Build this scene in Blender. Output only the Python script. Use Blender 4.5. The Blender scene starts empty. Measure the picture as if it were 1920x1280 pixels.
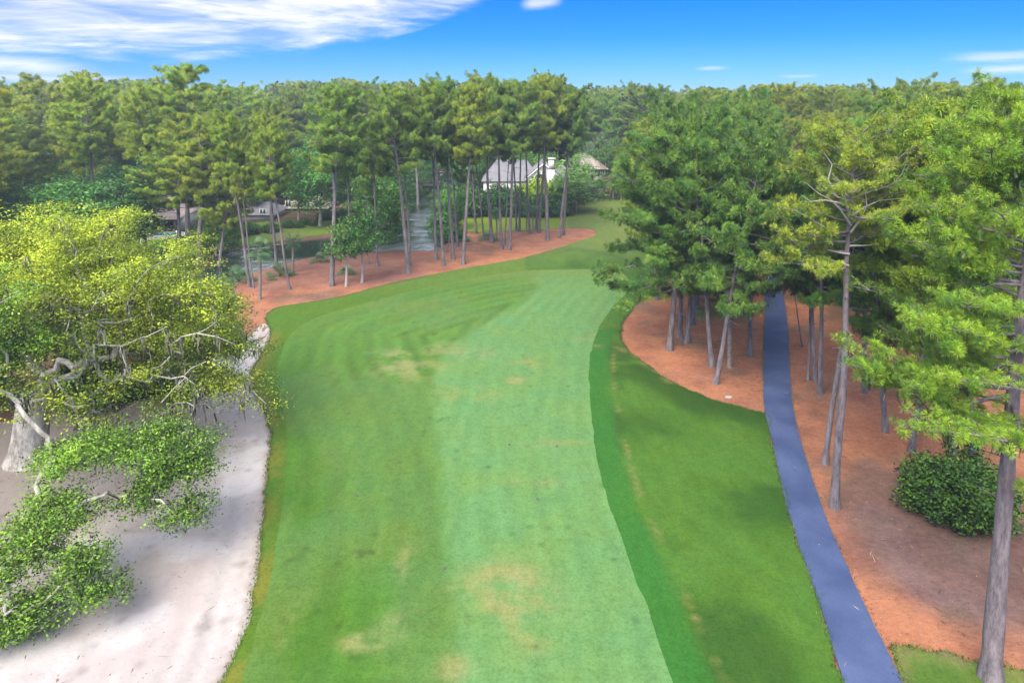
import bpy, math, random
import numpy as np
from mathutils import Vector, Matrix, geometry

SC = bpy.context.scene
COL = SC.collection
R = math.radians
rng = np.random.default_rng(7)
random.seed(7)

# ------------------------------------------------------------------ camera
CAM_H, PITCH, FPX, CX, HORIZ = 25.0, R(6.5), 1280.0, 960.0, 185.0
CY = HORIZ + FPX * math.tan(PITCH)
cam = bpy.data.cameras.new('camera')
cam_o = bpy.data.objects.new('camera', cam)
COL.objects.link(cam_o)
cam_o.location = (0, 0, CAM_H)
cam_o.rotation_euler = (math.pi / 2 - PITCH, 0, 0)
cam.sensor_width = 36
cam.lens = 36 * FPX / 1920
cam.shift_y = -(640 - CY) / 1920
cam.clip_start, cam.clip_end = 0.5, 20000
SC.camera = cam_o

# ------------------------------------------------------------------ view, world, sun
SC.view_settings.view_transform = 'Standard'
SC.view_settings.look = 'None'
SC.view_settings.gamma = 1.0
SC.view_settings.exposure = 1.78
SUN_EL, SUN_AZ = R(50), R(205)       # azimuth measured from +Y clockwise: behind the camera, to the left
SUN_STRENGTH, SUN_ANGLE = 2.3, R(38)
SKY_STRENGTH = 0.15

w = bpy.data.worlds.new('World')
SC.world = w
w.use_nodes = True


class NT:
    """tiny helper for building node trees"""
    def __init__(self, tree):
        self.t = tree
        self.n = tree.nodes
        self.l = tree.links

    def new(self, typ, ins=None, **kw):
        nd = self.n.new(typ)
        for k, v in kw.items():
            setattr(nd, k, v)
        for k, v in (ins or {}).items():
            self.put(nd.inputs[k], v)
        return nd

    def put(self, sock, v):
        if isinstance(v, bpy.types.NodeSocket):
            self.l.new(v, sock)
        else:
            sock.default_value = v

    def math(self, op, a, b=0.0, c=None, clamp=False):
        nd = self.n.new('ShaderNodeMath')
        nd.operation = op
        nd.use_clamp = clamp
        self.put(nd.inputs[0], a)
        self.put(nd.inputs[1], b)
        if c is not None:
            self.put(nd.inputs[2], c)
        return nd.outputs[0]

    def smooth(self, x, a, b):
        nd = self.n.new('ShaderNodeMapRange')
        nd.interpolation_type = 'SMOOTHSTEP'
        self.put(nd.inputs[0], x)
        nd.inputs[1].default_value = a
        nd.inputs[2].default_value = b
        return nd.outputs[0]

    def mix(self, fac, a, b, mode='MIX'):
        nd = self.n.new('ShaderNodeMix')
        nd.data_type = 'RGBA'
        nd.blend_type = mode
        self.put(nd.inputs[0], fac)
        for s, v in ((nd.inputs[6], a), (nd.inputs[7], b)):
            if isinstance(v, (tuple, list)) and len(v) == 3:
                v = (*v, 1)
            self.put(s, v)
        return nd.outputs[2]

    def noise(self, vec, scale, detail=4, rough=0.55, dist=0.0):
        nd = self.n.new('ShaderNodeTexNoise')
        if vec is not None:
            self.l.new(vec, nd.inputs['Vector'])
        nd.inputs['Scale'].default_value = scale
        nd.inputs['Detail'].default_value = detail
        nd.inputs['Roughness'].default_value = rough
        nd.inputs['Distortion'].default_value = dist
        return nd.outputs[0]

    def mapping(self, vec, scale=(1, 1, 1), loc=(0, 0, 0)):
        nd = self.n.new('ShaderNodeMapping')
        self.l.new(vec, nd.inputs[0])
        nd.inputs['Scale'].default_value = scale
        nd.inputs['Location'].default_value = loc
        return nd.outputs[0]


def build_world():
    T = NT(w.node_tree)
    T.n.clear()
    out = T.new('ShaderNodeOutputWorld')
    bg = T.new('ShaderNodeBackground')
    T.l.new(bg.outputs[0], out.inputs[0])
    bg.inputs[1].default_value = SKY_STRENGTH
    sky = T.new('ShaderNodeTexSky', sky_type='NISHITA')
    sky.sun_disc = False
    sky.sun_elevation = SUN_EL
    sky.sun_rotation = SUN_AZ
    sky.air_density = 1.0
    sky.dust_density = 0.3
    sky.ozone_density = 3.0
    tc = T.new('ShaderNodeTexCoord')
    sep = T.new('ShaderNodeSeparateXYZ', {0: tc.outputs['Generated']})
    x, y, z = sep.outputs
    az = T.math('ARCTAN2', x, y)
    el = T.math('ARCSINE', z)
    # deep clear blue a little above the horizon
    ramp = T.new('ShaderNodeValToRGB', {0: T.math('MULTIPLY', el, 2.0, clamp=True)})
    cr = ramp.color_ramp
    cr.elements[0].position = 0.0
    cr.elements[0].color = (0.090, 0.180, 0.34, 1)
    e = cr.elements.new(0.08); e.color = (0.056, 0.155, 0.345, 1)
    e = cr.elements.new(0.17); e.color = (0.021, 0.125, 0.35, 1)
    e = cr.elements.new(0.30); e.color = (0.007, 0.110, 0.38, 1)
    e = cr.elements.new(0.60); e.color = (0.16, 0.42, 0.85, 1)
    cr.elements[-1].position = 1.0
    cr.elements[-1].color = (0.75, 0.85, 1.0, 1)
    base = T.mix(1.0, sky.outputs[0], ramp.outputs[0], 'MULTIPLY')
    # streaky high cloud, laid out by compass direction and height above the horizon
    cv = T.new('ShaderNodeCombineXYZ', {0: az, 1: el, 2: 0.0}).outputs[0]
    n1 = T.noise(T.mapping(cv, (3.2, 22, 1)), 1.0, 6, 0.62, 0.6)
    n2 = T.noise(T.mapping(cv, (9, 55, 1), (3, 1, 0)), 1.0, 5, 0.6, 0.8)
    nn = T.math('ADD', T.math('MULTIPLY', n1, 0.68), T.math('MULTIPLY', n2, 0.32))
    nz = T.math('SUBTRACT', nn, 0.5)

    def band(lo, hi, soft, az0, az1, azs, slope=0.0, ref=0.0, wob=0.06):
        """a streak between two heights and two compass directions"""
        ee = T.math('ADD', T.math('SUBTRACT', el, T.math('MULTIPLY', T.math('SUBTRACT', az, ref), slope)),
                    T.math('MULTIPLY', nz, wob))
        m = T.math('MULTIPLY', T.smooth(ee, lo - soft, lo + soft),
                   T.math('SUBTRACT', 1.0, T.smooth(ee, hi - soft, hi + soft)))
        aa = T.math('ADD', az, T.math('MULTIPLY', nz, azs * 3))
        m = T.math('MULTIPLY', m, T.math('MULTIPLY', T.smooth(aa, az0 - azs, az0 + azs),
                                         T.math('SUBTRACT', 1.0, T.smooth(aa, az1 - azs, az1 + azs))))
        return m
    rise = T.math('MAXIMUM', T.math('ADD', az, 0.40), 0.0)
    ee = T.math('ADD', T.math('SUBTRACT', el, T.math('MULTIPLY', T.math('MULTIPLY', rise, rise), 0.62)), T.math('MULTIPLY', nz, 0.075))
    big = T.math('MULTIPLY', T.smooth(ee, 0.050, 0.075), T.math('SUBTRACT', 1.0, T.smooth(az, -0.06, 0.0)))
    big = T.math('MULTIPLY', big, T.math('SUBTRACT', 1.0, T.math('MULTIPLY', T.smooth(el, 0.118, 0.15), T.smooth(az, -0.40, -0.62))))
    tex = T.smooth(nn, 0.37, 0.63)
    big = T.math('MULTIPLY', big, T.math('ADD', 0.28, T.math('MULTIPLY', tex, 0.66)))
    b2 = T.math('MULTIPLY', band(0.034, 0.050, 0.010, -0.9, -0.56, 0.05, -0.06, -0.62), 0.8)
    b2b = T.math('MULTIPLY', band(0.022, 0.030, 0.006, -0.8, -0.50, 0.05, -0.02, -0.62, 0.03), 0.6)
    b3 = T.math('MULTIPLY', band(0.046, 0.052, 0.007, 0.575, 0.9, 0.03, 0.02, 0.62, 0.03), 0.75)
    b3b = T.math('MULTIPLY', band(0.030, 0.038, 0.006, 0.59, 0.9, 0.03, 0.05, 0.62, 0.03), 0.7)
    b4 = T.math('MULTIPLY', band(0.040, 0.0425, 0.003, 0.265, 0.295, 0.012, 0.0, 0.3, 0.01), 0.75)
    b4b = T.math('MULTIPLY', band(0.0295, 0.031, 0.0025, 0.375, 0.415, 0.012, 0.0, 0.4, 0.01), 0.6)
    b5 = T.math('MULTIPLY', band(0.131, 0.16, 0.006, 0.022, 0.065, 0.012, 0.08, 0.05, 0.02), 0.6)
    hi = T.math('MULTIPLY', T.smooth(el, 0.20, 0.42), T.smooth(nn, 0.34, 0.56))  # unseen overhead cloud, added and brightened for soft neutral fill light
    hi = T.math('MULTIPLY', hi, 0.85)
    m = big
    for b in (b2, b2b, b3, b3b, b4, b4b, b5, hi):
        m = T.math('MAXIMUM', m, b)
    cl = T.mix(T.smooth(nn, 0.35, 0.6), (1.75, 1.85, 2.55), (2.35, 2.3, 2.75))
    cl = T.mix(T.smooth(el, 0.18, 0.5), cl, (4.6, 4.7, 5.0))
    T.l.new(T.mix(m, base, cl), bg.inputs[0])


build_world()

sun = bpy.data.lights.new('sun', 'SUN')
sun.energy = SUN_STRENGTH
sun.angle = SUN_ANGLE
sun.color = (1.0, 0.90, 0.72)
sun_o = bpy.data.objects.new('sun', sun)
COL.objects.link(sun_o)
sd = Vector((math.sin(SUN_AZ) * math.cos(SUN_EL), math.cos(SUN_AZ) * math.cos(SUN_EL), math.sin(SUN_EL)))
sun_o.rotation_euler = sd.to_track_quat('Z', 'Y').to_euler()
sun_o.location = (0, 0, 80)

SC.cycles.max_bounces = 8
SC.cycles.diffuse_bounces = 5
SC.cycles.glossy_bounces = 3
SC.cycles.transmission_bounces = 5
SC.cycles.transparent_max_bounces = 6
SC.cycles.volume_bounces = 0
SC.cycles.use_denoising = True


# ------------------------------------------------------------------ pixel of the photograph -> place on the ground
def ray(px, py):
    u, v = (px - CX) / FPX, -(py - CY) / FPX
    return np.array([u, v * math.sin(PITCH) + math.cos(PITCH), v * math.cos(PITCH) - math.sin(PITCH)])


def gp(px, py, z=0.0):
    d = ray(px, py)
    t = (z - CAM_H) / d[2]
    return np.array([d[0] * t, d[1] * t])


def at(px, py, Y):
    d = ray(px, py)
    t = Y / d[1]
    return np.array([d[0] * t, Y, CAM_H + d[2] * t])


# ------------------------------------------------------------------ mesh helpers
LEAFY = {'pine_needles', 'oak_leaves', 'broad_leaves', 'palm_leaves', 'hanging_moss'}


class MB:
    def __init__(self):
        self.v, self.f3, self.f4, self.c, self.nr = [], [], [], [], []
        self.n = 0

    def add(self, v, f, c=None, nr=None):
        v = np.asarray(v, float).reshape(-1, 3)
        f = np.asarray(f, int)
        if len(v) == 0 or len(f) == 0:
            return
        (self.f3 if f.shape[1] == 3 else self.f4).append(f + self.n)
        self.v.append(v)
        if c is None:
            c = np.full((len(v), 3), 0.5)
        c = np.asarray(c, float)
        if c.ndim == 1:
            c = np.tile(c, (len(v), 1))
        self.c.append(c)
        self.nr.append(np.tile([0.0, 0, 1], (len(v), 1)) if nr is None else nr)
        self.n += len(v)

    def box(self, lo, hi):
        (a, b, c), (d, e, f) = lo, hi
        v = [(a, b, c), (d, b, c), (d, e, c), (a, e, c), (a, b, f), (d, b, f), (d, e, f), (a, e, f)]
        self.add(v, [(0, 3, 2, 1), (4, 5, 6, 7), (0, 1, 5, 4), (1, 2, 6, 5), (2, 3, 7, 6), (3, 0, 4, 7)])

    def tube(self, p, r, sides=7, cap=True, c=None):
        p = np.asarray(p, float)
        r = np.broadcast_to(np.asarray(r, float), (len(p),))
        t = np.gradient(p, axis=0)
        t /= np.linalg.norm(t, axis=1)[:, None] + 1e-9
        ref = np.array([0.0, 0, 1]) if abs(t[0][2]) < 0.8 else np.array([1.0, 0, 0])
        a = np.cross(t, ref)
        bad = np.linalg.norm(a, axis=1) < 0.15
        a[bad] = np.cross(t[bad], np.array([0.3, 0.9, 0.2]))
        a /= np.linalg.norm(a, axis=1)[:, None] + 1e-9
        b = np.cross(t, a)
        th = np.linspace(0, 2 * np.pi, sides, endpoint=False)
        v = p[:, None] + r[:, None, None] * (np.cos(th)[None, :, None] * a[:, None] + np.sin(th)[None, :, None] * b[:, None])
        n = len(p)
        i = np.arange(n - 1)[:, None] * sides
        j = np.arange(sides)[None]
        k = (j + 1) % sides
        f = np.stack([i + j, i + k, i + sides + k, i + sides + j], -1).reshape(-1, 4)
        self.add(v.reshape(-1, 3), f, c)
        if cap:
            e = v[-1]
            self.add(np.vstack([e, p[-1]]), [(q, (q + 1) % sides, sides) for q in range(sides)], c)

    def poly_prism(self, pts, z0, z1):
        """vertical prism from a convex outline in x, y"""
        n = len(pts)
        v = [(x, y, z0) for x, y in pts] + [(x, y, z1) for x, y in pts]
        f = [(i, (i + 1) % n, n + (i + 1) % n, n + i) for i in range(n)]
        self.add(v, f)
        self.add([(x, y, z1) for x, y in pts] + [(*np.mean(pts, 0), z1)], [(i, (i + 1) % n, n) for i in range(n)])

    def data(self, name, mat, smooth=False, leafy=False):
        me = bpy.data.meshes.new(name)
        leafy = mat.name in LEAFY
        v = np.concatenate(self.v)
        f3 = np.concatenate(self.f3) if self.f3 else np.zeros((0, 3), int)
        f4 = np.concatenate(self.f4) if self.f4 else np.zeros((0, 4), int)
        me.vertices.add(len(v))
        me.vertices.foreach_set('co', v.ravel())
        me.loops.add(f3.size + f4.size)
        me.loops.foreach_set('vertex_index', np.concatenate([f3.ravel(), f4.ravel()]))
        me.polygons.add(len(f3) + len(f4))
        me.polygons.foreach_set('loop_start', np.concatenate([np.arange(len(f3)) * 3, f3.size + np.arange(len(f4)) * 4]))
        a = me.color_attributes.new('Col', 'FLOAT_COLOR', 'POINT')
        c = np.ones((len(v), 4))
        c[:, :3] = np.concatenate(self.c)
        a.data.foreach_set('color', c.ravel())
        if leafy:
            b = me.attributes.new('Leaf', 'FLOAT_VECTOR', 'POINT')
            b.data.foreach_set('vector', np.concatenate(self.nr).ravel())
        me.update(calc_edges=True)
        if smooth:
            me.polygons.foreach_set('use_smooth', np.ones(len(me.polygons), bool))
        me.validate()
        me.materials.append(mat)
        return me


def link(name, data, parent=None, loc=None):
    o = bpy.data.objects.new(name, data)
    COL.objects.link(o)
    if parent:
        o.parent = parent
    if loc is not None:
        o.location = loc
    return o


def tag(o, label=None, cat=None, group=None, kind=None):
    for k, v in (('label', label), ('category', cat), ('group', group), ('kind', kind)):
        if v:
            o[k] = v
    return o


def clone(root, loc, rot=(0, 0, 0), scale=(1, 1, 1), label=None, group=None, color=None):
    r = root.copy()
    COL.objects.link(r)
    r.location, r.rotation_euler, r.scale = loc, rot, scale
    if label: r['label'] = label
    if group: r['group'] = group
    for ch in root.children:
        c = ch.copy()
        COL.objects.link(c)
        c.parent = r
        if color: c.color = (*color, 1)
        for g in ch.children:
            d = g.copy()
            COL.objects.link(d)
            d.parent = c
            if color: d.color = (*color, 1)
    return r


def unit(v):
    return v / (np.linalg.norm(v, axis=-1, keepdims=True) + 1e-9)


# ------------------------------------------------------------------ materials
MATS = {}


def mat(name):
    m = bpy.data.materials.new(name)
    m.use_nodes = True
    T = NT(m.node_tree)
    T.n.clear()
    out = T.new('ShaderNodeOutputMaterial')
    MATS[name] = m
    return m, T, out


def bsdf(T, out, color, rough=0.8, bump=None, bstr=0.3, bdist=0.05, spec=0.3, metallic=0.0):
    b = T.new('ShaderNodeBsdfPrincipled')
    if isinstance(color, tuple) and len(color) == 3:
        color = (*color, 1)
    T.put(b.inputs['Base Color'], color)
    T.put(b.inputs['Roughness'], rough)
    b.inputs['Specular IOR Level'].default_value = spec
    b.inputs['Metallic'].default_value = metallic
    if bump is not None:
        bn = T.new('ShaderNodeBump')
        T.put(bn.inputs['Height'], bump)
        bn.inputs['Strength'].default_value = bstr
        bn.inputs['Distance'].default_value = bdist
        T.l.new(bn.outputs[0], b.inputs['Normal'])
    T.l.new(b.outputs[0], out.inputs[0])
    return b


def pos(T):
    return T.new('ShaderNodeNewGeometry').outputs['Position']


def vcol(T):
    return T.new('ShaderNodeAttribute', attribute_name='Col').outputs['Color']


def noisy(name, c1, c2, scale, rough=0.8, bump=0.3, bdist=0.03, stretch=(1, 1, 1), spec=0.25, detail=6, obj=False):
    m, T, out = mat(name)
    v = T.new('ShaderNodeTexCoord').outputs['Object'] if obj else pos(T)
    v = T.mapping(v, stretch)
    n = T.noise(v, scale, detail, 0.6)
    n2 = T.noise(v, scale * 5.3, 4, 0.6)
    f = T.math('ADD', T.math('MULTIPLY', n, 0.65), T.math('MULTIPLY', n2, 0.35))
    bsdf(T, out, T.mix(T.smooth(f, 0.32, 0.68), c1, c2), rough, f, bump, bdist, spec)
    return m


def foliage(name, c1, c2, trans=0.3, gloss=0.03, bent=True):
    """two leaf colours mixed per tuft (Col.r) and tinted per tree (object colour)"""
    m, T, out = mat(name)
    a = T.new('ShaderNodeAttribute', attribute_name='Col')
    s = T.new('ShaderNodeSeparateColor', {0: a.outputs['Color']})
    oi = T.new('ShaderNodeObjectInfo')
    c = T.mix(s.outputs[0], c1, c2)
    c = T.mix(1.0, c, oi.outputs['Color'], 'MULTIPLY')
    hsv = T.new('ShaderNodeHueSaturation', {'Color': c})
    T.put(hsv.inputs['Value'], T.math('ADD', 0.75, T.math('MULTIPLY', s.outputs[1], 0.5)))
    T.put(hsv.inputs['Hue'], T.math('ADD', 0.485, T.math('MULTIPLY', oi.outputs['Random'], 0.03)))
    c = hsv.outputs[0]
    # leaf clumps are soft: shade them with the clump's own rounded normal
    at_ = T.new('ShaderNodeAttribute', attribute_name='Leaf')
    vt = T.new('ShaderNodeVectorTransform', {0: at_.outputs['Vector']}, vector_type='NORMAL', convert_from='OBJECT', convert_to='WORLD')
    nv = T.new('ShaderNodeVectorMath', {0: vt.outputs[0]}, operation='NORMALIZE')
    d = T.new('ShaderNodeBsdfDiffuse', {'Color': c})
    if bent:
        T.l.new(nv.outputs[0], d.inputs['Normal'])
    t = T.new('ShaderNodeBsdfTranslucent', {'Color': c})
    g = T.new('ShaderNodeBsdfGlossy', {'Color': (0.9, 0.95, 1, 1), 'Roughness': 0.5})
    mx = T.new('ShaderNodeMixShader', {0: trans, 1: d.outputs[0], 2: t.outputs[0]})
    mg = T.new('ShaderNodeMixShader', {0: gloss, 1: mx.outputs[0], 2: g.outputs[0]})
    T.l.new(mg.outputs[0], out.inputs[0])
    return m


def ground_mat():
    m, T, out = mat('pine_straw')
    p = pos(T)
    v = vcol(T)
    n1 = T.noise(p, 0.35, 5, 0.6)
    n2 = T.noise(p, 2.3, 6, 0.7)
    n3 = T.noise(p, 14.0, 5, 0.7)
    c = T.mix(T.smooth(n1, 0.35, 0.7), v, T.mix(1.0, v, (0.74, 0.70, 0.72), 'MULTIPLY'))
    c = T.mix(T.smooth(n2, 0.38, 0.66), c, T.mix(1.0, c, (1.28, 1.22, 1.18), 'MULTIPLY'))
    n4 = T.noise(T.mapping(p, (0.5, 1.6, 1.0)), 4.5, 6, 0.75)
    c = T.mix(T.smooth(n4, 0.50, 0.70), c, T.mix(1.0, c, (0.66, 0.60, 0.58), 'MULTIPLY'))
    c = T.mix(T.smooth(n3, 0.52, 0.70), c, T.mix(1.0, c, (0.50, 0.45, 0.45), 'MULTIPLY'))
    h = T.math('ADD', n2, T.math('MULTIPLY', n3, 0.6))
    bsdf(T, out, c, 0.95, h, 0.6, 0.08, 0.1)
    return m


def grass_mat():
    m, T, out = mat('mown_grass')
    p = pos(T)
    v = vcol(T)
    n1 = T.noise(p, 0.22, 5, 0.6)
    n2 = T.noise(p, 1.7, 6, 0.65)
    n3 = T.noise(p, 8.0, 6, 0.75)
    n4 = T.noise(T.mapping(p, (1.0, 0.22, 1.0)), 1.1, 5, 0.7)
    c = T.mix(T.smooth(n1, 0.35, 0.7), v, T.mix(1.0, v, (1.16, 1.0, 0.80), 'MULTIPLY'))
    c = T.mix(T.smooth(n4, 0.38, 0.66), c, T.mix(1.0, c, (1.16, 1.10, 1.12), 'MULTIPLY'))
    c = T.mix(T.smooth(n2, 0.40, 0.70), c, T.mix(1.0, c, (0.84, 0.87, 0.80), 'MULTIPLY'))
    c = T.mix(T.smooth(n3, 0.40, 0.68), c, T.mix(1.0, c, (0.66, 0.70, 0.60), 'MULTIPLY'))
    bsdf(T, out, c, 0.9, n3, 0.35, 0.04, 0.15)
    return m


def sand_mat():
    m, T, out = mat('sand')
    p = pos(T)
    v = vcol(T)
    n1 = T.noise(p, 0.3, 4, 0.6)
    n2 = T.noise(p, 3.0, 6, 0.7)
    c = T.mix(T.smooth(n1, 0.3, 0.7), v, T.mix(1.0, v, (0.94, 0.92, 0.93), 'MULTIPLY'))
    c = T.mix(T.smooth(n2, 0.45, 0.8), c, T.mix(1.0, c, (0.84, 0.82, 0.80), 'MULTIPLY'))
    bsdf(T, out, c, 0.95, n2, 0.35, 0.05, 0.1)
    return m


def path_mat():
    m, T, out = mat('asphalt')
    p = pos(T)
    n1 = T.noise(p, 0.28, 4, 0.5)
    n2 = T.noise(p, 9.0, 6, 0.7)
    c = T.mix(T.smooth(n1, 0.32, 0.68), (0.036, 0.056, 0.132), (0.062, 0.086, 0.180))  # blue tint of the sky light put into the asphalt colour
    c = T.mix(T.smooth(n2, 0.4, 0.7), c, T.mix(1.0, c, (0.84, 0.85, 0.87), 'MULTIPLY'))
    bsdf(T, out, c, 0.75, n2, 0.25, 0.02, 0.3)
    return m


def water_mat():
    m, T, out = mat('pond_water')
    p = pos(T)
    n = T.math('MULTIPLY', T.noise(T.mapping(p, (1.0, 0.7, 1)), 0.55, 3, 0.6), T.math('ADD', 0.06, T.new('ShaderNodeSeparateColor', {0: vcol(T)}).outputs[0]))
    sp = T.new('ShaderNodeSeparateColor', {0: vcol(T)})
    ruf = T.smooth(sp.outputs[0], 0.10, 0.50)
    b = bsdf(T, out, (0.012, 0.022, 0.016), T.math('ADD', 0.06, T.math('MULTIPLY', ruf, 0.20)), n, 0.8, 0.40, 0.5)
    T.put(b.inputs['IOR'], T.math('ADD', 1.5, T.math('MULTIPLY', ruf, 3.5)))
    return m


def tile_mat(name, c1, c2):
    m, T, out = mat(name)
    p = T.new('ShaderNodeTexCoord').outputs['Object']
    br = T.new('ShaderNodeTexBrick', {'Vector': T.mapping(p, (3, 3, 3)), 'Color1': (*c1, 1), 'Color2': (*c2, 1),
                                      'Mortar': (*[x * 0.6 for x in c1], 1), 'Scale': 1.0})
    n = T.noise(p, 1.2, 4)
    bsdf(T, out, T.mix(T.smooth(n, 0.3, 0.7), br.outputs[0], T.mix(1.0, br.outputs[0], (0.8, 0.8, 0.82), 'MULTIPLY')), 0.85)
    return m


M = {}
M['straw'] = ground_mat()
M['grass'] = grass_mat()
M['sand'] = sand_mat()
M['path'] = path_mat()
M['water'] = water_mat()
M['pine_bark'] = noisy('pine_bark', (0.075, 0.064, 0.072), (0.22, 0.19, 0.20), 2.2, 0.9, 0.9, 0.08, (1.6, 1.6, 0.35))
M['dead_wood'] = noisy('dead_wood', (0.20, 0.18, 0.18), (0.38, 0.36, 0.35), 2.0, 0.85, 0.5, 0.04, (1.6, 1.6, 0.6))
M['oak_bark'] = noisy('oak_bark', (0.15, 0.13, 0.11), (0.52, 0.49, 0.45), 1.5, 0.9, 0.9, 0.1, (1.3, 1.3, 0.6))
M['palm_bark'] = noisy('palm_bark', (0.12, 0.10, 0.085), (0.25, 0.225, 0.20), 3.5, 0.9, 0.8, 0.06, (0.8, 0.8, 2.5))
M['needles'] = foliage('pine_needles', (0.100, 0.225, 0.036), (0.370, 0.450, 0.050), 0.30)
M['oak_leaf'] = foliage('oak_leaves', (0.235, 0.390, 0.022), (0.600, 0.740, 0.040), 0.32)
M['leaf'] = foliage('broad_leaves', (0.070, 0.190, 0.034), (0.210, 0.390, 0.045), 0.28)
M['palm_leaf'] = foliage('palm_leaves', (0.032, 0.095, 0.028), (0.095, 0.190, 0.055), 0.2, 0.05)
M['moss'] = foliage('hanging_moss', (0.24, 0.24, 0.18), (0.44, 0.44, 0.35), 0.3, 0.02)
M['white_wall'] = noisy('white_wall', (0.50, 0.49, 0.49), (0.58, 0.57, 0.57), 0.6, 0.7, 0.1)
M['tan_wall'] = noisy('tan_wall', (0.26, 0.23, 0.20), (0.33, 0.30, 0.27), 0.6, 0.8, 0.15)
M['brown_wall'] = noisy('brown_wall', (0.13, 0.095, 0.09), (0.18, 0.13, 0.12), 1.0, 0.8, 0.15)
M['grey_roof'] = tile_mat('grey_shingles', (0.16, 0.155, 0.17), (0.22, 0.215, 0.235))
M['brown_roof'] = tile_mat('brown_shingles', (0.30, 0.235, 0.22), (0.38, 0.31, 0.295))
M['glass'] = noisy('window_glass', (0.02, 0.03, 0.04), (0.03, 0.045, 0.055), 1.0, 0.08, 0.0, spec=0.6)
M['trim'] = noisy('dark_trim', (0.06, 0.05, 0.05), (0.09, 0.08, 0.08), 2.0, 0.6, 0.1)
M['deck'] = noisy('pale_deck', (0.48, 0.47, 0.47), (0.58, 0.57, 0.57), 1.0, 0.8, 0.1)
M['pool'] = noisy('pool_water', (0.02, 0.16, 0.30), (0.03, 0.22, 0.38), 1.0, 0.05, 0.1, spec=0.5)
M['white_paint'] = noisy('white_paint', (0.74, 0.74, 0.74), (0.82, 0.82, 0.82), 3.0, 0.5, 0.05)
M['grey_stone'] = noisy('grey_stone', (0.30, 0.29, 0.28), (0.42, 0.41, 0.40), 4.0, 0.8, 0.2)
M['litter'] = foliage('fallen_litter', (0.09, 0.055, 0.04), (0.30, 0.22, 0.17), 0.0, 0.0, False)


# ------------------------------------------------------------------ outlines on the ground
def spline(pts, closed=True, step=0.6):
    p = np.asarray(pts, float)
    n = len(p)
    out = []
    for i in range(n if closed else n - 1):
        if closed:
            a, b, c, d = p[i - 1], p[i], p[(i + 1) % n], p[(i + 2) % n]
        else:
            a, b, c, d = p[max(i - 1, 0)], p[i], p[i + 1], p[min(i + 2, n - 1)]
        L = np.linalg.norm(c - b)
        k = max(2, int(L / step))
        t = np.linspace(0, 1, k, endpoint=False)[:, None]
        # centripetal-ish: limit tangents to the chord length
        m0, m1 = (c - a) / 2, (d - b) / 2
        for m in (m0, m1):
            q = np.linalg.norm(m)
            if q > L:
                m *= L / q
        out.append((2 * t**3 - 3 * t**2 + 1) * b + (t**3 - 2 * t**2 + t) * m0 + (-2 * t**3 + 3 * t**2) * c + (t**3 - t**2) * m1)
    if not closed:
        out.append(p[-1:])
    return np.concatenate(out)


def outline(px, jitter=0.0, step=0.6, z=0.0):
    p = spline([gp(*q, z) if len(q) == 2 else q[:2] for q in px], True, step)
    if jitter:
        nrm = np.roll(p, -1, 0) - np.roll(p, 1, 0)
        nrm = unit(np.stack([-nrm[:, 1], nrm[:, 0]], 1))
        k = rng.normal(size=len(p))
        k = 0.5 * k + 0.5 * (np.roll(k, 1) + np.roll(k, -1) + np.roll(k, 2)) / 1.7
        p = p + nrm * (k * jitter)[:, None]
    return p


def inside(P, poly):
    x, y = P[:, 0], P[:, 1]
    r = np.zeros(len(P), bool)
    a, b = poly, np.roll(poly, -1, 0)
    for (x0, y0), (x1, y1) in zip(a, b):
        if y0 == y1:
            continue
        c = (y0 > y) != (y1 > y)
        r ^= c & (x < (x1 - x0) * (y - y0) / (y1 - y0) + x0)
    return r


def dist_line(P, line, closed=False):
    d = np.full(len(P), 1e9)
    a = line if closed else line[:-1]
    b = np.roll(line, -1, 0) if closed else line[1:]
    for p0, p1 in zip(a, b):
        e = p1 - p0
        t = np.clip(((P - p0) @ e) / (e @ e + 1e-12), 0, 1)
        q = P - p0 - t[:, None] * e
        d = np.minimum(d, (q * q).sum(1))
    return np.sqrt(d)


def sdf(P, poly):
    """positive inside"""
    d = dist_line(P, poly, True)
    return np.where(inside(P, poly), d, -d)


def sst(x, a, b):
    t = np.clip((x - a) / (b - a), 0, 1)
    return t * t * (3 - 2 * t)


def vnoise(P, s, seed=0):
    """smooth value noise in 0..1"""
    g = np.random.default_rng(100 + seed).random((64, 64))
    q = P / s + 1000.0
    i = np.floor(q).astype(int)
    f = q - i
    f = f * f * (3 - 2 * f)
    x0, y0, x1, y1 = i[:, 0] % 64, i[:, 1] % 64, (i[:, 0] + 1) % 64, (i[:, 1] + 1) % 64
    return (g[x0, y0] * (1 - f[:, 0]) + g[x1, y0] * f[:, 0]) * (1 - f[:, 1]) + (g[x0, y1] * (1 - f[:, 0]) + g[x1, y1] * f[:, 0]) * f[:, 1]


def fbm(P, s, seed=0):
    return 0.55 * vnoise(P, s, seed) + 0.28 * vnoise(P, s / 2.1, seed + 1) + 0.17 * vnoise(P, s / 4.3, seed + 2)


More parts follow.
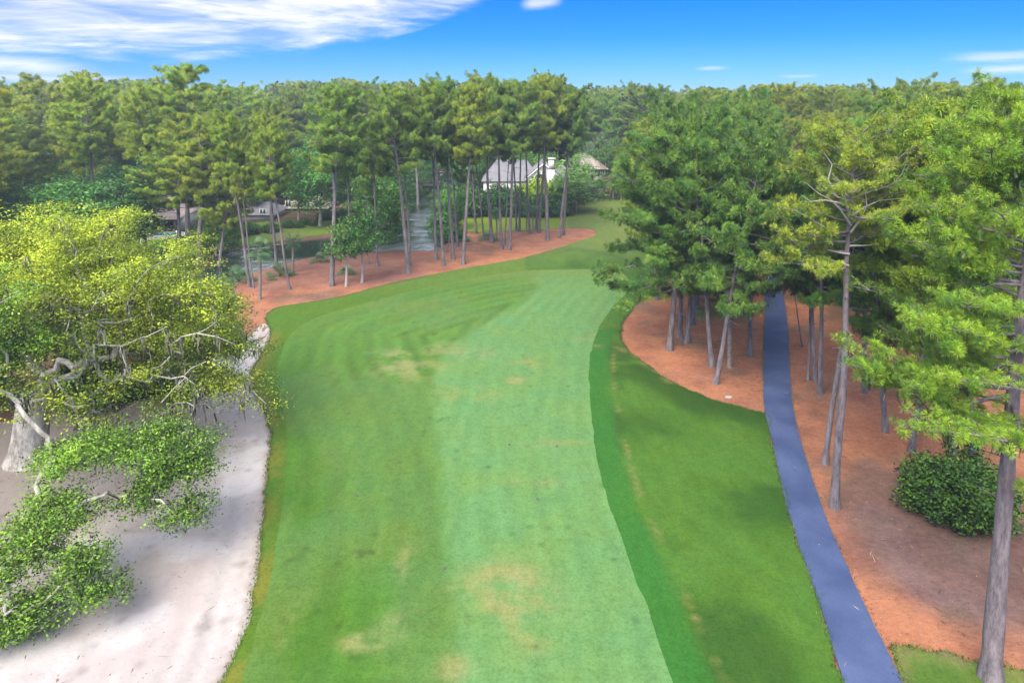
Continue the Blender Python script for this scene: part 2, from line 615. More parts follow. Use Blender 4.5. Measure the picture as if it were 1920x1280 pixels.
LEFT_EDGE = [(330, 1420), (415, 1280), (440, 1230), (462, 1160), (478, 1080), (490, 1000), (499, 920), (505, 860), (507, 815), (499, 778),
             (483, 745), (472, 715), (475, 690), (490, 665), (503, 640), (508, 622)]
STRAW_EDGE = [(500, 605), (503, 588), (525, 577), (570, 570), (650, 555), (740, 531), (830, 511), (920, 495), (980, 484), (1040, 468),
              (1085, 453), (1110, 445), (1119, 437), (1108, 430), (1080, 428), (1040, 429), (1000, 432), (960, 434), (915, 438), (880, 434)]
FAR_EDGE = [(862, 420), (868, 405), (930, 396), (1000, 402), (1062, 404), (1090, 384), (1130, 372), (1165, 366), (1215, 362), (1290, 366), (1320, 385)]
RIGHT_EDGE = [(1300, 430), (1275, 485), (1252, 520), (1222, 542), (1198, 566), (1174, 595), (1163, 617), (1166, 636), (1182, 660), (1211, 684), (1243, 708),
              (1286, 729), (1328, 747), (1366, 758), (1400, 766), (1437, 776)]
PATH_L = [(1640, 1440), (1583, 1280), (1560, 1205), (1530, 1115), (1500, 1030), (1476, 955), (1458, 880), (1445, 815), (1434, 770), (1431, 720),
          (1432, 640), (1434, 580), (1433, 540), (1440, 513), (1462, 490), (1500, 474)]
PATH_R = [(1520, 482), (1478, 497), (1463, 515), (1466, 542), (1475, 590), (1478, 640), (1481, 700), (1487, 765), (1502, 830), (1529, 915), (1560, 998),
          (1611, 1115), (1655, 1205), (1692, 1280), (1762, 1440)]
ROUGH = outline(LEFT_EDGE + STRAW_EDGE + FAR_EDGE + RIGHT_EDGE + PATH_L[7:0:-1] + [(1640, 1440)], 0.11, 0.35)
PATH = outline(PATH_L + PATH_R, 0.025, 0.5)
BUNKER = outline([(300, 1420)] + [(x + 8, y) for x, y in LEFT_EDGE[1:]] + [(495, 608), (470, 630), (430, 660), (330, 690), (200, 720), (90, 770), (-40, 800), (-400, 860), (-700, 1000), (-500, 1420)], 0.05, 0.5)
FAIRWAY = outline([(410, 1420), (452, 1280), (488, 1160), (512, 1060), (528, 960), (538, 860), (536, 790), (522, 740), (518, 700), (530, 655), (552, 622), (600, 595),
                   (680, 572), (770, 548), (860, 528), (940, 515), (1000, 508), (1080, 507), (1140, 510), (1168, 515), (1180, 528), (1176, 548), (1150, 575), (1126, 610), (1110, 655),
                   (1105, 690), (1106, 740), (1113, 820), (1136, 930), (1172, 1030), (1216, 1150), (1262, 1280), (1310, 1420)], 0.05, 0.4)
PALE_L = spline([gp(*q) for q in [(850, 1420), (846, 1280), (840, 1100), (829, 950), (815, 830), (808, 760), (812, 710), (830, 665), (870, 632), (930, 594), (985, 562), (1008, 538), (1000, 516), (1060, 500)]], False, 1.0)
PALE = np.concatenate([PALE_L, [gp(1500, 505), gp(1500, 1420)]])
FAIR_R = spline([gp(*q) for q in [(1176, 548), (1150, 575), (1126, 610), (1110, 655), (1105, 690), (1106, 740), (1113, 820), (1136, 930), (1172, 1030), (1216, 1150), (1262, 1280), (1310, 1420)]], False, 1.0)
POND = outline([(380, 560), (440, 527), (480, 510), (520, 498), (600, 482), (690, 474), (760, 471), (822, 469), (828, 440), (824, 410), (835, 385), (850, 360), (835, 352), (800, 352),
                (776, 368), (768, 378), (772, 398), (760, 418), (700, 432), (620, 446), (540, 456), (470, 466), (425, 478), (395, 500), (340, 540)], 0.10, 0.8, -0.45)
POND2 = outline([(785, 344), (800, 333), (850, 333), (850, 348), (800, 352)], 0.1, 1.0, -0.45)
CORNER = outline([(1668, 1212), (1705, 1214), (1740, 1226), (1775, 1222), (1815, 1236), (1860, 1246), (1925, 1260), (2050, 1290), (2050, 1420), (1762, 1425), (1690, 1275)], 0.10, 0.4)
LAWN_W = outline([(400, 474), (425, 470), (470, 459), (540, 449), (620, 439), (700, 426), (760, 412), (762, 396), (700, 396), (620, 412), (560, 420), (500, 416), (440, 424), (400, 440)], 0.15, 0.8)
LAWN_P = outline([(255, 470), (265, 452), (300, 448), (352, 450), (360, 480), (330, 515), (280, 520)], 0.1, 0.8)


def terrain(P):
    h = (fbm(P, 30.0, 3) - 0.5) * 0.5 * sst(P[:, 1], 30, 90)
    c = gp(1135, 494)
    d = P - c
    h += 0.9 * np.exp(-((d[:, 0] / 3.5) ** 2 + (d[:, 1] / 4.5) ** 2))
    c = gp(1085, 480)
    d = P - c
    h += 0.5 * np.exp(-((d[:, 0] / 4.5) ** 2 + (d[:, 1] / 4.0) ** 2))
    near = sst(P[:, 1], 60, 95)
    for poly in (POND, POND2):
        s = sdf(P, poly)
        h = h * (1 - sst(s, -9, -1)) - 1.6 * sst(s, -1.4, 1.6) - 0.0
    s = sdf(P, BUNKER)
    h -= 0.22 * sst(s, 0.0, 1.6)
    return h


def z_at(x, y):
    return float(terrain(np.array([[x, y]]))[0])


def sheet(name, poly, m, off, step, color_fn, skirt=0.0, fade=70.0, tone=0.455):
    """a ground layer: outline filled with a fine triangle mesh that follows the terrain"""
    pts = []
    y = poly[:, 1].min() + step
    row = 0
    while y < poly[:, 1].max():
        s = step * max(1.0, y / fade)
        xs = np.arange(poly[:, 0].min(), poly[:, 0].max(), s) + (row % 2) * s * 0.5
        pts.append(np.stack([xs, np.full(len(xs), y)], 1))
        y += s * 0.87
        row += 1
    pts = np.concatenate(pts)
    keep = inside(pts, poly)
    pts = pts[keep]
    pts = pts[dist_line(pts, poly, True) > step * 0.45]
    allp = np.concatenate([poly, pts])
    n = len(poly)
    r = geometry.delaunay_2d_cdt([Vector(q) for q in allp], [], [list(range(n))], 1, 1e-5)
    v2 = np.array([tuple(q) for q in r[0]])
    f = np.array([q for q in r[2] if len(q) == 3])
    a, b, c = v2[f[:, 0]], v2[f[:, 1]], v2[f[:, 2]]
    cr = (b[:, 0] - a[:, 0]) * (c[:, 1] - a[:, 1]) - (b[:, 1] - a[:, 1]) * (c[:, 0] - a[:, 0])
    f[cr < 0] = f[cr < 0][:, ::-1]
    z = terrain(v2) + off
    mb = MB()
    mb.add(np.column_stack([v2, z]), f, color_fn(v2) * tone)
    if skirt:
        zz = terrain(poly) + off
        top = np.column_stack([poly, zz])
        bot = np.column_stack([poly, zz - skirt])
        i = np.arange(n)
        j = (i + 1) % n
        mb.add(np.concatenate([top, bot]), np.stack([i, j, n + j, n + i], 1), np.tile(np.array([0.07, 0.06, 0.03]), (2 * n, 1)))
    o = link(name, mb.data(name, m, True))
    tag(o, kind='structure')
    return o


# ---- colours of the turf (its own colours: species, mowing, wear)
C_RGH = np.array([0.080, 0.215, 0.022])
C_MED = np.array([0.094, 0.255, 0.028])
C_PALE = np.array([0.180, 0.400, 0.138])
C_STRIP = np.array([0.050, 0.235, 0.032])
C_DRY = np.array([0.37, 0.41, 0.17])
DRY = [(760, 690, 60, 22, .55), (835, 655, 40, 10, .4), (905, 665, 50, 8, .4), (985, 680, 28, 12, .4), (965, 715, 16, 9, .6), (875, 740, 50, 14, .4), (745, 668, 45, 10, .45),
       (950, 1110, 75, 50, .75), (935, 1080, 40, 20, .45), (1000, 1180, 45, 40, .4), (760, 1172, 34, 22, .7), (765, 1050, 18, 28, .45), (680, 1205, 40, 16, .8), (850, 1255, 28, 24, .55), (890, 1100, 30, 14, .5),
       (1040, 830, 60, 8, .3), (1000, 905, 50, 8, .25), (540, 1170, 14, 40, .35), (500, 1040, 12, 60, .3), (1120, 634, 40, 8, .4), (850, 1100, 10, 12, .5)]


def blend(c, col, k):
    return c * (1 - k[:, None]) + col * k[:, None]


def worn(P, c, amt=1.0):
    for x, y, rx, ry, s in DRY:
        q = gp(x, y)
        ax = abs(gp(x + rx, y)[0] - q[0])
        ay = abs(gp(x, y - ry)[1] - gp(x, y + ry)[1]) / 2
        d = P - q
        k = np.exp(-((d[:, 0] / ax) ** 2 + (d[:, 1] / ay) ** 2))
        k = k * (0.05 + 1.9 * sst(fbm(P, 1.3, 40), 0.36, 0.66)) * s
        c = blend(c, C_DRY, np.clip(k * amt, 0, 0.8))
    return c


def fairway_col(P):
    k = sst(sdf(P, PALE) + 0.5 * (fbm(P, 2.0, 19) - 0.5), -0.55, 0.75)
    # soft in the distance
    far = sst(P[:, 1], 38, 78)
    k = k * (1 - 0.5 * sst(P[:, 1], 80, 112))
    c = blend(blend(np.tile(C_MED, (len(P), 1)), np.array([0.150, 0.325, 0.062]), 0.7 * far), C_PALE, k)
    dl = sdf(P, FAIRWAY)
    dr = dist_line(P, FAIR_R)
    # passes of the mower, bending with the fairway's edges
    lines = 0.5 + 0.5 * np.sin(dl * 2 * np.pi / 1.9 + 3.0 * vnoise(P, 9.0, 5))
    lines2 = 0.5 + 0.5 * np.sin(dr * 2 * np.pi / 1.7 + 2.6 * vnoise(P, 11.0, 8))
    a = (1 - k) * lines + k * lines2
    amp = (0.04 + 0.24 * vnoise(P, 5.0, 6) * vnoise(P, 13.0, 17) * 1.6) * (1 - 0.45 * k)
    c = c * (1 + amp * (a - 0.5))[:, None]
    wide = sst(np.abs(((dl + 0.6 * vnoise(P, 12, 15)) % 5.4) - 2.7), 1.15, 1.55)
    c = c * (1 + (0.10 * (wide - 0.5) * (1 - k)))[:, None]
    c = blend(c, np.array([0.17, 0.33, 0.11]), (0.45 * (1 - k) * sst(fbm(P, 9.0, 21), 0.45, 0.65)))
    c = blend(c, np.array([0.17, 0.27, 0.045]), 0.4 * sst(fbm(P, 13.0, 27), 0.48, 0.66) * (1 - k))
    c = worn(P, c)
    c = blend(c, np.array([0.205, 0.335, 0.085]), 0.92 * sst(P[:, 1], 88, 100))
    sp = sst(vnoise(P, 0.55, 77), 0.90, 0.98) * 0.35
    c = c * (1 - sp)[:, None]
    return c


def rough_col(P):
    n = len(P)
    c = np.tile(C_RGH, (n, 1))
    sf = -sdf(P, FAIRWAY)
    right = P[:, 0] > 2.0
    dr = dist_line(P, FAIR_R)
    strip = sst(dr, 2.0, 1.4) * right * (P[:, 1] < 72)
    q = fbm(P, 5.0, 31)
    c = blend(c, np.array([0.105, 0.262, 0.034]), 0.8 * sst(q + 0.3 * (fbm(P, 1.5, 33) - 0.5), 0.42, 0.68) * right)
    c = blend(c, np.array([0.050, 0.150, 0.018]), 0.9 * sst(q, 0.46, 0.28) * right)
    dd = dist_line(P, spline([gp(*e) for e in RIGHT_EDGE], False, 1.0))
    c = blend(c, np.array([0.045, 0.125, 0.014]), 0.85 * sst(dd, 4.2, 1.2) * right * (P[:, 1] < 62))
    # diagonal mower passes
    u = P @ np.array([0.86, 0.5])
    c = c * (1 + 0.035 * np.sin(u * 2 * np.pi / 2.2 + 1.5 * vnoise(P, 8, 9)) * right)[:, None]
    c = blend(c, C_STRIP, strip * 0.9)
    c = blend(c, np.array([0.33, 0.33, 0.12]), 0.55 * sst(np.abs(dr - 2.2), 0.22, 0.05) * right * sst(fbm(P, 2.2, 61), 0.45, 0.6) * (P[:, 1] < 68))
    # crossing worn track by the straw point
    t = dist_line(P, spline([gp(*e) for e in [(1090, 648), (1140, 653), (1185, 662), (1215, 682), (1262, 716)]], False, 1.0))
    c = blend(c, np.array([0.42, 0.38, 0.18]), 0.55 * sst(t, 1.1, 0.1) * sst(fbm(P, 1.1, 66), 0.42, 0.66))
    # left collar: yellowing toward the bunker edge
    left = ~right
    e = dist_line(P, spline([gp(*q) for q in LEFT_EDGE], False, 1.0))
    c = blend(c, np.array([0.125, 0.265, 0.022]), left * 0.75)
    c = blend(c, np.array([0.28, 0.265, 0.045]), left * 0.7 * sst(e, 1.6, 0.2) * sst(fbm(P, 3.0, 71), 0.38, 0.6))
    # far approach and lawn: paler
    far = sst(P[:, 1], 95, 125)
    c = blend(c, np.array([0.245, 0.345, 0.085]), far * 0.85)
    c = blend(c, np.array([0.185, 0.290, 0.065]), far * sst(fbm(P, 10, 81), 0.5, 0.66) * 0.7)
    lawn = sst(sdf(P, LAWN_H), -1.0, 1.0)
    c = blend(c, np.array([0.285, 0.420, 0.018]), lawn)
    mid = sst(P[:, 1], 78, 95) * (1 - far) * left
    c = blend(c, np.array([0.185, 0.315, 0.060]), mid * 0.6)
    return c


LAWN_H = np.array([gp(*q) for q in [(850, 440), (1062, 436), (1062, 404), (930, 390), (850, 395)]])


def lawn_col(P):
    c = np.tile(np.array([0.20, 0.36, 0.04]), (len(P), 1))
    return blend(c, np.array([0.34, 0.32, 0.14]), sst(fbm(P, 8, 91), 0.5, 0.62))


def corner_col(P):
    c = np.tile(np.array([0.115, 0.24, 0.035]), (len(P), 1))
    c = blend(c, np.array([0.21, 0.30, 0.07]), sst(fbm(P, 2.2, 95), 0.42, 0.66))
    e = dist_line(P, CORNER, True)
    return blend(c, np.array([0.27, 0.22, 0.12]), 0.8 * sst(e, 0.7, 0.05) * sst(fbm(P, 0.9, 97), 0.4, 0.6))


def sand_col(P):
    c = np.tile(np.array([0.580, 0.528, 0.505]), (len(P), 1))
    e = dist_line(P, spline([gp(*q) for q in LEFT_EDGE], False, 1.0))
    trk = 0.5 + 0.5 * np.sin(e * 2 * np.pi / 1.25 + 2.4 * vnoise(P, 8.0, 11))
    c = c * (0.80 + 0.20 * trk * vnoise(P, 5.0, 12))[:, None]
    c = blend(c, np.array([0.50, 0.43, 0.42]), 0.65 * sst(fbm(P * np.array([1, 0.45]), 3.4, 13), 0.48, 0.62))
    c = blend(c, np.array([0.66, 0.64, 0.66]), 0.6 * sst(fbm(P, 3.0, 14), 0.55, 0.7))
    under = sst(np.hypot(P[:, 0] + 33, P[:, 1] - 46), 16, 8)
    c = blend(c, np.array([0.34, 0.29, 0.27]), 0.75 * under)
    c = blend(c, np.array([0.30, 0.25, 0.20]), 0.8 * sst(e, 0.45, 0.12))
    sp = sst(vnoise(P, 0.5, 79), 0.86, 0.95)
    return c * (1 - 0.30 * sp)[:, None]


def straw_col(P):
    c = np.tile(np.array([0.52, 0.225, 0.125]), (len(P), 1))
    c = blend(c, np.array([0.42, 0.195, 0.125]), 0.8 * sst(fbm(P, 7.0, 51), 0.45, 0.65))
    c = blend(c, np.array([0.24, 0.160, 0.115]), 0.7 * sst(fbm(P, 4.0, 54), 0.55, 0.72))
    # bare brown soil round the shrub
    s = gp(1800, 1010)
    d = np.hypot((P[:, 0] - s[0]) / 1.0, (P[:, 1] - s[1]) / 1.25) + 3.0 * (fbm(P, 3.0, 56) - 0.5)
    c = blend(c, np.array([0.275, 0.165, 0.135]), 0.92 * sst(d, 8.2, 5.0))
    pth = dist_line(P, spline([gp(*q) for q in [(1640, 960), (1680, 1040), (1740, 1110), (1860, 1140)]], False, 1.0))
    c = blend(c, np.array([0.30, 0.195, 0.180]), 0.7 * sst(pth, 1.6, 0.4))
    c = blend(c, np.array([0.19, 0.150, 0.100]), 0.5 * sst(d, 9, 6) * sst(fbm(P, 1.8, 58), 0.55, 0.68))
    # left point: purplish faded straw by the water
    k = sst(P[:, 1], 84, 92) * sst(P[:, 0], -8, -16)
    c = blend(c, np.array([0.335, 0.165, 0.135]), k * 0.7)
    # ground behind the great oak: shade and dark understory put into its colour
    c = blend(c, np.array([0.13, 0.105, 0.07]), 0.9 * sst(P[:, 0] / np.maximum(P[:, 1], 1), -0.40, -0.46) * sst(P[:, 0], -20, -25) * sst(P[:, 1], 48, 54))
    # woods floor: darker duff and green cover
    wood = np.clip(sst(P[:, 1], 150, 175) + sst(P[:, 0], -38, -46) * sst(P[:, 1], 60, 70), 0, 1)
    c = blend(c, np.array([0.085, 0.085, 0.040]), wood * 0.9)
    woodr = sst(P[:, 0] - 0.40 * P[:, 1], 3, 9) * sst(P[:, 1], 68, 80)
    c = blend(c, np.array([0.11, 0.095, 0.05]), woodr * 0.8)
    bank = np.maximum(sst(np.abs(sdf(P, POND) + 0.2), 1.5, 0.3), sst(np.abs(sdf(P, POND2)), 1.5, 0.3))
    c = blend(c, np.array([0.15, 0.115, 0.075]), bank * 0.75)
    return c


def build_ground():
    def axis(lo, hi, n0, far):
        a = list(np.arange(lo, hi + 1e-6, n0))
        s = n0
        while a[-1] < far:
            s *= 1.35
            a.append(a[-1] + s)
        s = n0
        while a[0] > -far:
            s *= 1.35
            a.insert(0, a[0] - s)
        return np.array(a)
    xs, ys = axis(-110, 110, 0.75, 1100), axis(18, 190, 0.75, 1100)
    X, Y = np.meshgrid(xs, ys)
    P = np.column_stack([X.ravel(), Y.ravel()])
    near = (np.abs(P[:, 0]) < 125) & (P[:, 1] > 10) & (P[:, 1] < 215)
    z = np.zeros(len(P))
    Q = P[near]
    h = terrain(Q)
    low = np.zeros(len(Q))
    for poly in (ROUGH, BUNKER, PATH, CORNER, LAWN_W, LAWN_P):
        low = np.maximum(low, sst(sdf(Q, poly), 0.9, 1.7))
    z[near] = h - 0.35 * low
    c = np.tile(np.array([0.085, 0.085, 0.040]), (len(P), 1))
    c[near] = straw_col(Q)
    nx = len(xs)
    i = np.arange(len(ys) - 1)[:, None] * nx
    j = np.arange(nx - 1)[None]
    f = np.stack([i + j, i + j + 1, i + nx + j + 1, i + nx + j], -1).reshape(-1, 4)
    mb = MB()
    mb.add(np.column_stack([P, z]), f, c * 0.58)
    tag(link('ground', mb.data('ground', M['straw'], True)), kind='structure')


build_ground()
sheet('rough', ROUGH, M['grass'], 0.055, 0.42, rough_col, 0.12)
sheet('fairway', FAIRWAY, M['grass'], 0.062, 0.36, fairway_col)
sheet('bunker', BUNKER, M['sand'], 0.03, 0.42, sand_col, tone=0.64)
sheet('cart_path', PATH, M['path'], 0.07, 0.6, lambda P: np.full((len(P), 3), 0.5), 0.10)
sheet('grass_verge', CORNER, M['grass'], 0.05, 0.3, corner_col, 0.08)
sheet('lawn', LAWN_W, M['grass'], 0.05, 0.8, lawn_col)
sheet('lawn', LAWN_P, M['grass'], 0.05, 0.8, lambda P: np.tile(np.array([0.13, 0.34, 0.03]), (len(P), 1)))


def water(poly):
    # one flat sheet, a little larger than the outline so that the bank cuts its edge; Col.r holds where wind ruffles it
    lo, hi = poly.min(0) - 3, poly.max(0) + 3
    xs, ys = np.arange(lo[0], hi[0] + 1, 1.0), np.arange(lo[1], hi[1] + 1, 1.0)
    X, Y = np.meshgrid(xs, ys)
    P = np.column_stack([X.ravel(), Y.ravel()])
    r = 0.75 * sst(fbm(P * np.array([0.6, 1.6]), 7.0, 121), 0.50, 0.62)
    for px_, py_, sx, sy, k in [(500, 492, 6, 4, 1), (560, 488, 5, 3, .9), (450, 512, 5, 5, 1), (795, 455, 3.2, 9, 1.1), (800, 400, 3, 14, 1.1), (790, 372, 4, 10, 1)]:
        q = P - gp(px_, py_)
        r = np.maximum(r, k * np.exp(-((q[:, 0] / sx) ** 2 + (q[:, 1] / sy) ** 2)) * (0.45 + 0.9 * fbm(P * np.array([1.4, 0.5]), 2.2, 125)))
    r = np.clip(r, 0, 1)
    nx = len(xs)
    i = np.arange(len(ys) - 1)[:, None] * nx
    j = np.arange(nx - 1)[None]
    f = np.stack([i + j, i + j + 1, i + nx + j + 1, i + nx + j], -1).reshape(-1, 4)
    mb = MB()
    mb.add(np.column_stack([P, np.full(len(P), -0.45)]), f, np.column_stack([r, r, r]))
    tag(link('pond', mb.data('pond', M['water'], True)), kind='structure')


water(POND)
water(POND2)


# ------------------------------------------------------------------ foliage builders
def tufts(mb, p, axis, size, n=16, width=0.07, spread=0.62, ax=0.38, tone=None, g=None, centre=None):
    """pompoms of long needles: kite-shaped blades radiating from each point"""
    p, axis = np.asarray(p, float), np.asarray(axis, float)
    T = len(p)
    if T == 0:
        return
    size = np.broadcast_to(size, (T,))
    d = unit(axis[:, None] * ax + g.normal(size=(T, n, 3)) * spread)
    L = size[:, None, None] * g.uniform(0.7, 1.15, (T, n, 1))
    pr = unit(np.cross(d, g.normal(size=(T, n, 3)))) * (width * g.uniform(0.7, 1.3, (T, n, 1)))
    b = p[:, None] + d * L * 0.10
    mid = p[:, None] + d * L * 0.62
    tip = p[:, None] + d * L + np.array([0, 0, -0.06]) * L
    v = np.stack([b, mid + pr, tip, mid - pr], 2).reshape(-1, 3)
    f = np.arange(T * n * 4).reshape(-1, 4)
    if tone is None:
        tone = g.random(T)
    r = np.clip(tone[:, None, None] + g.normal(size=(T, n, 1)) * 0.12 + np.array([-0.12, 0.05, 0.2, 0.05]), 0, 1)
    gg = np.broadcast_to(g.random((T, 1, 1)) * 0.8 + 0.1, r.shape)
    out = np.zeros((T, 3)) if centre is None else unit(p - np.asarray(centre)) * 0.55
    nr = unit(d * 0.75 + np.array([0, 0, 0.40]) + out[:, None])
    nr = np.broadcast_to(nr[:, :, None], (T, n, 4, 3)).reshape(-1, 3)
    mb.add(v, f, np.stack([r, gg, gg], -1).reshape(-1, 3), nr)


def leaves(mb, p, n, radius, size, g, flat=0.6, tone=None, up=0.35, centre=None):
    """clumps of single leaves scattered round each point"""
    p = np.asarray(p, float)
    T = len(p)
    off = g.normal(size=(T, n, 3)) * np.array([1, 1, flat]) * (radius * 0.55)
    c = p[:, None] + off
    a = unit(g.normal(size=(T, n, 3)) * np.array([1, 1, 0.55]))
    b = unit(np.cross(a, g.normal(size=(T, n, 3)) * 0.75 + np.array([0, 0, up])))
    s = size * g.uniform(0.65, 1.3, (T, n, 1))
    v = np.stack([c - a * s, c + b * s * 0.5, c + a * s, c - b * s * 0.5], 2).reshape(-1, 3)
    f = np.arange(T * n * 4).reshape(-1, 4)
    if tone is None:
        tone = g.random(T)
    r = np.clip(tone[:, None, None] + g.normal(size=(T, n, 1)) * 0.10 + np.zeros(4), 0, 1)
    gg = np.broadcast_to(g.random((T, n, 1)) * 0.3 + 0.35, r.shape)
    out = np.zeros((T, 3)) if centre is None else unit(p - np.asarray(centre)) * 0.6
    nr = unit(unit(off) * 0.8 + b * 0.35 + np.array([0, 0, 0.35]) + out[:, None])
    nr = np.broadcast_to(nr[:, :, None], (T, n, 4, 3)).reshape(-1, 3)
    mb.add(v, f, np.stack([r, gg, gg], -1).reshape(-1, 3), nr)


def pine(name, H, cb, Rc, nb, seed, r0=0.33, droop=0.0, flat=0.5, tuft=0.46, nn=42, width=0.021, tw=1.55, stubs=7, side=None, bow=0.35, dots=(0.40, 0.72, 1.0),
         tone=0.5, branch_list=None, moss=False):
    """a pine: tapered trunk with bare lower length and dead stubs, limbs, crown of needle pompoms"""
    g = np.random.default_rng(seed)
    root = bpy.data.objects.new(name, None)
    COL.objects.link(root)
    trunk, crown, mo = MB(), MB(), MB()
    limbs = trunk
    zz = np.linspace(0, H * 0.95, 26)
    ph = g.uniform(0, 6.28, 4)
    t = zz / H

    def axis_at(z):
        t = z / H
        e = np.sin(np.pi * np.clip(t, 0, 1))
        return np.array([bow * (np.sin(t * 3.1 + ph[0]) - np.sin(ph[0])) * (0.4 + 0.6 * t) + 0.1 * np.sin(t * 9 + ph[1]) * e,
                         bow * (np.sin(t * 2.7 + ph[2]) - np.sin(ph[2])) * (0.4 + 0.6 * t) + 0.1 * np.sin(t * 8 + ph[3]) * e, z])
    pts = np.array([axis_at(z) for z in zz])
    rad = r0 * (1 - 0.84 * t ** 1.15) * (1 + 0.55 * np.exp(-zz / 0.45)) * (1 + 0.05 * g.normal(size=len(zz)))
    pts[0, 2] = -0.25
    trunk.tube(pts, rad, 9)
    P, A, S, TN = [], [], [], []
    ang = g.uniform(0, 6.28)
    items = []
    if branch_list:
        items = branch_list
    else:
        for i in range(nb):
            s = ((i + g.uniform(0.1, 0.9)) / nb)
            ang += 2.4 + g.normal() * 0.35
            prof = (0.62 + 0.38 * min(1, s / 0.28)) * math.sqrt(max(0.10, 1 - s ** (2.6 + 2 * flat))) if not droop else (0.85 + 0.15 * min(1, s / 0.2)) * math.sqrt(max(0.10, 1 - s ** 2.8))
            L = Rc * prof * g.uniform(0.62, 1.15)
            if side is not None:
                L *= 0.55 + 0.6 * max(0, math.cos(ang - side))
            items.append((cb * H + (1 - cb) * H * 0.95 * s, ang, L, s))
    for z, ang, L, s in items:
        o = axis_at(min(z, H * 0.98))
        e = (-0.12 - droop * 0.8 * (1 - s) + 0.80 * s ** 1.5) + g.normal() * 0.10
        hd = np.array([math.cos(ang), math.sin(ang), 0])
        sd_ = np.array([-hd[1], hd[0], 0])
        u = np.linspace(0, 1, 8)
        wob = g.normal(size=2) * 0.28
        path = o + hd * (L * u)[:, None] + sd_ * (L * wob[0] * np.sin(u * 3.0))[:, None]
        path[:, 2] += L * (math.tan(e) * u + 0.30 * u ** 2.2 * (1 - s * 0.6) + 0.09 * np.sin(u * 6 + wob[1] * 20) * u)
        br = max(0.025, 0.024 + 0.013 * L) * g.uniform(0.8, 1.25)
        limbs.tube(path, br * (1 - 0.8 * u), 5)
        ntw = max(3, int((3.0 + L * 1.9) * tw))
        for k in range(ntw):
            uu = g.uniform(0.18, 1.0) if k else 1.0
            q = np.array([np.interp(uu, u, path[:, m]) for m in range(3)])
            da = ang + g.choice([-1, 1]) * g.uniform(0.3, 1.25) if uu < 0.97 else ang
            tl = g.uniform(0.45, 1.25) * (0.55 + 0.09 * L) * (1.25 - 0.45 * uu)
            td = np.array([math.cos(da), math.sin(da), 0.28 + g.normal() * 0.22])
            td = td / np.linalg.norm(td)
            e2 = q + td * tl + np.array([0, 0, 0.10 * tl])
            limbs.tube(np.array([q, (q + e2) / 2 + g.normal(size=3) * 0.04, e2]), [0.028, 0.02, 0.012], 4, False)
            tn = tone + g.normal() * 0.24
            for fz in dots:
                pp = q + (e2 - q) * fz + g.normal(size=3) * 0.12
                ax = td * 0.8 + np.array([0, 0, 0.75])
                P.append(pp)
                A.append(ax / np.linalg.norm(ax))
                S.append(tuft * g.uniform(0.8, 1.2))
                TN.append(tn + g.normal() * 0.14)
        if moss and g.random() < 0.3:
            hang(mo, path[[3, 4, 5, 6]] - [0, 0, 0.05], g, 0.25, 0.9, 4)
    if True:
        for dz in np.linspace(-0.9, 0.2, 5):
            for q in range(3):
                P.append(axis_at(H * 0.955) + np.array([g.normal() * 0.7, g.normal() * 0.7, dz * 0.7]))
                A.append(np.array([0, 0, 1.0])); S.append(tuft); TN.append(tone + 0.2)
    for i in range(stubs):
        z = H * g.uniform(cb * 0.62, cb * 1.25)
        a = g.uniform(0, 6.28)
        L = g.uniform(0.4, 2.0)
        o = axis_at(z)
        d = np.array([math.cos(a), math.sin(a), g.uniform(-0.3, 0.35)])
        limbs.tube(np.array([o, o + d * L * 0.5 + g.normal(size=3) * 0.06, o + d * L]), [0.045, 0.03, 0.012], 4)
    P = np.array(P)
    cen = np.column_stack([np.zeros(len(P)), np.zeros(len(P)), np.minimum(P[:, 2] - 0.5, H * (cb + (1 - cb) * 0.45))])
    tufts(crown, P, A, np.array(S), nn, width, tone=np.array(TN), g=g, centre=cen)
    link('trunk', trunk.data('trunk', M['pine_bark'], True), root)
    link('crown', crown.data('crown', M['needles']), root)
    if mo.n:
        tag(link('hanging_moss', mo.data('hanging_moss', M['moss']), root), kind='stuff')
    root['H'] = H
    return root


def hang(mb, pts, g, lo, hi, n=6):
    """strands of grey moss hanging from points on a limb"""
    for p in pts:
        for k in range(n):
            q = p + g.normal(size=3) * np.array([0.16, 0.16, 0.05])
            L = g.uniform(lo, hi)
            m = 5
            u = np.linspace(0, 1, m)
            c = q + np.column_stack([0.06 * np.sin(u * 5 + g.uniform(0, 6)), 0.06 * np.sin(u * 4 + g.uniform(0, 6)), -L * u])
            a = g.uniform(0, 3.14)
            wd = np.array([math.cos(a), math.sin(a), 0]) * g.uniform(0.03, 0.075)
            ww = (np.array([0.5, 1.0, 0.85, 0.5, 0.08]))[:, None] * wd
            v = np.stack([c - ww, c + ww], 1).reshape(-1, 3)
            f = [(2 * i, 2 * i + 1, 2 * i + 3, 2 * i + 2) for i in range(m - 1)]
            mb.add(v, f, np.array([g.random(), g.random(), 0.5]))


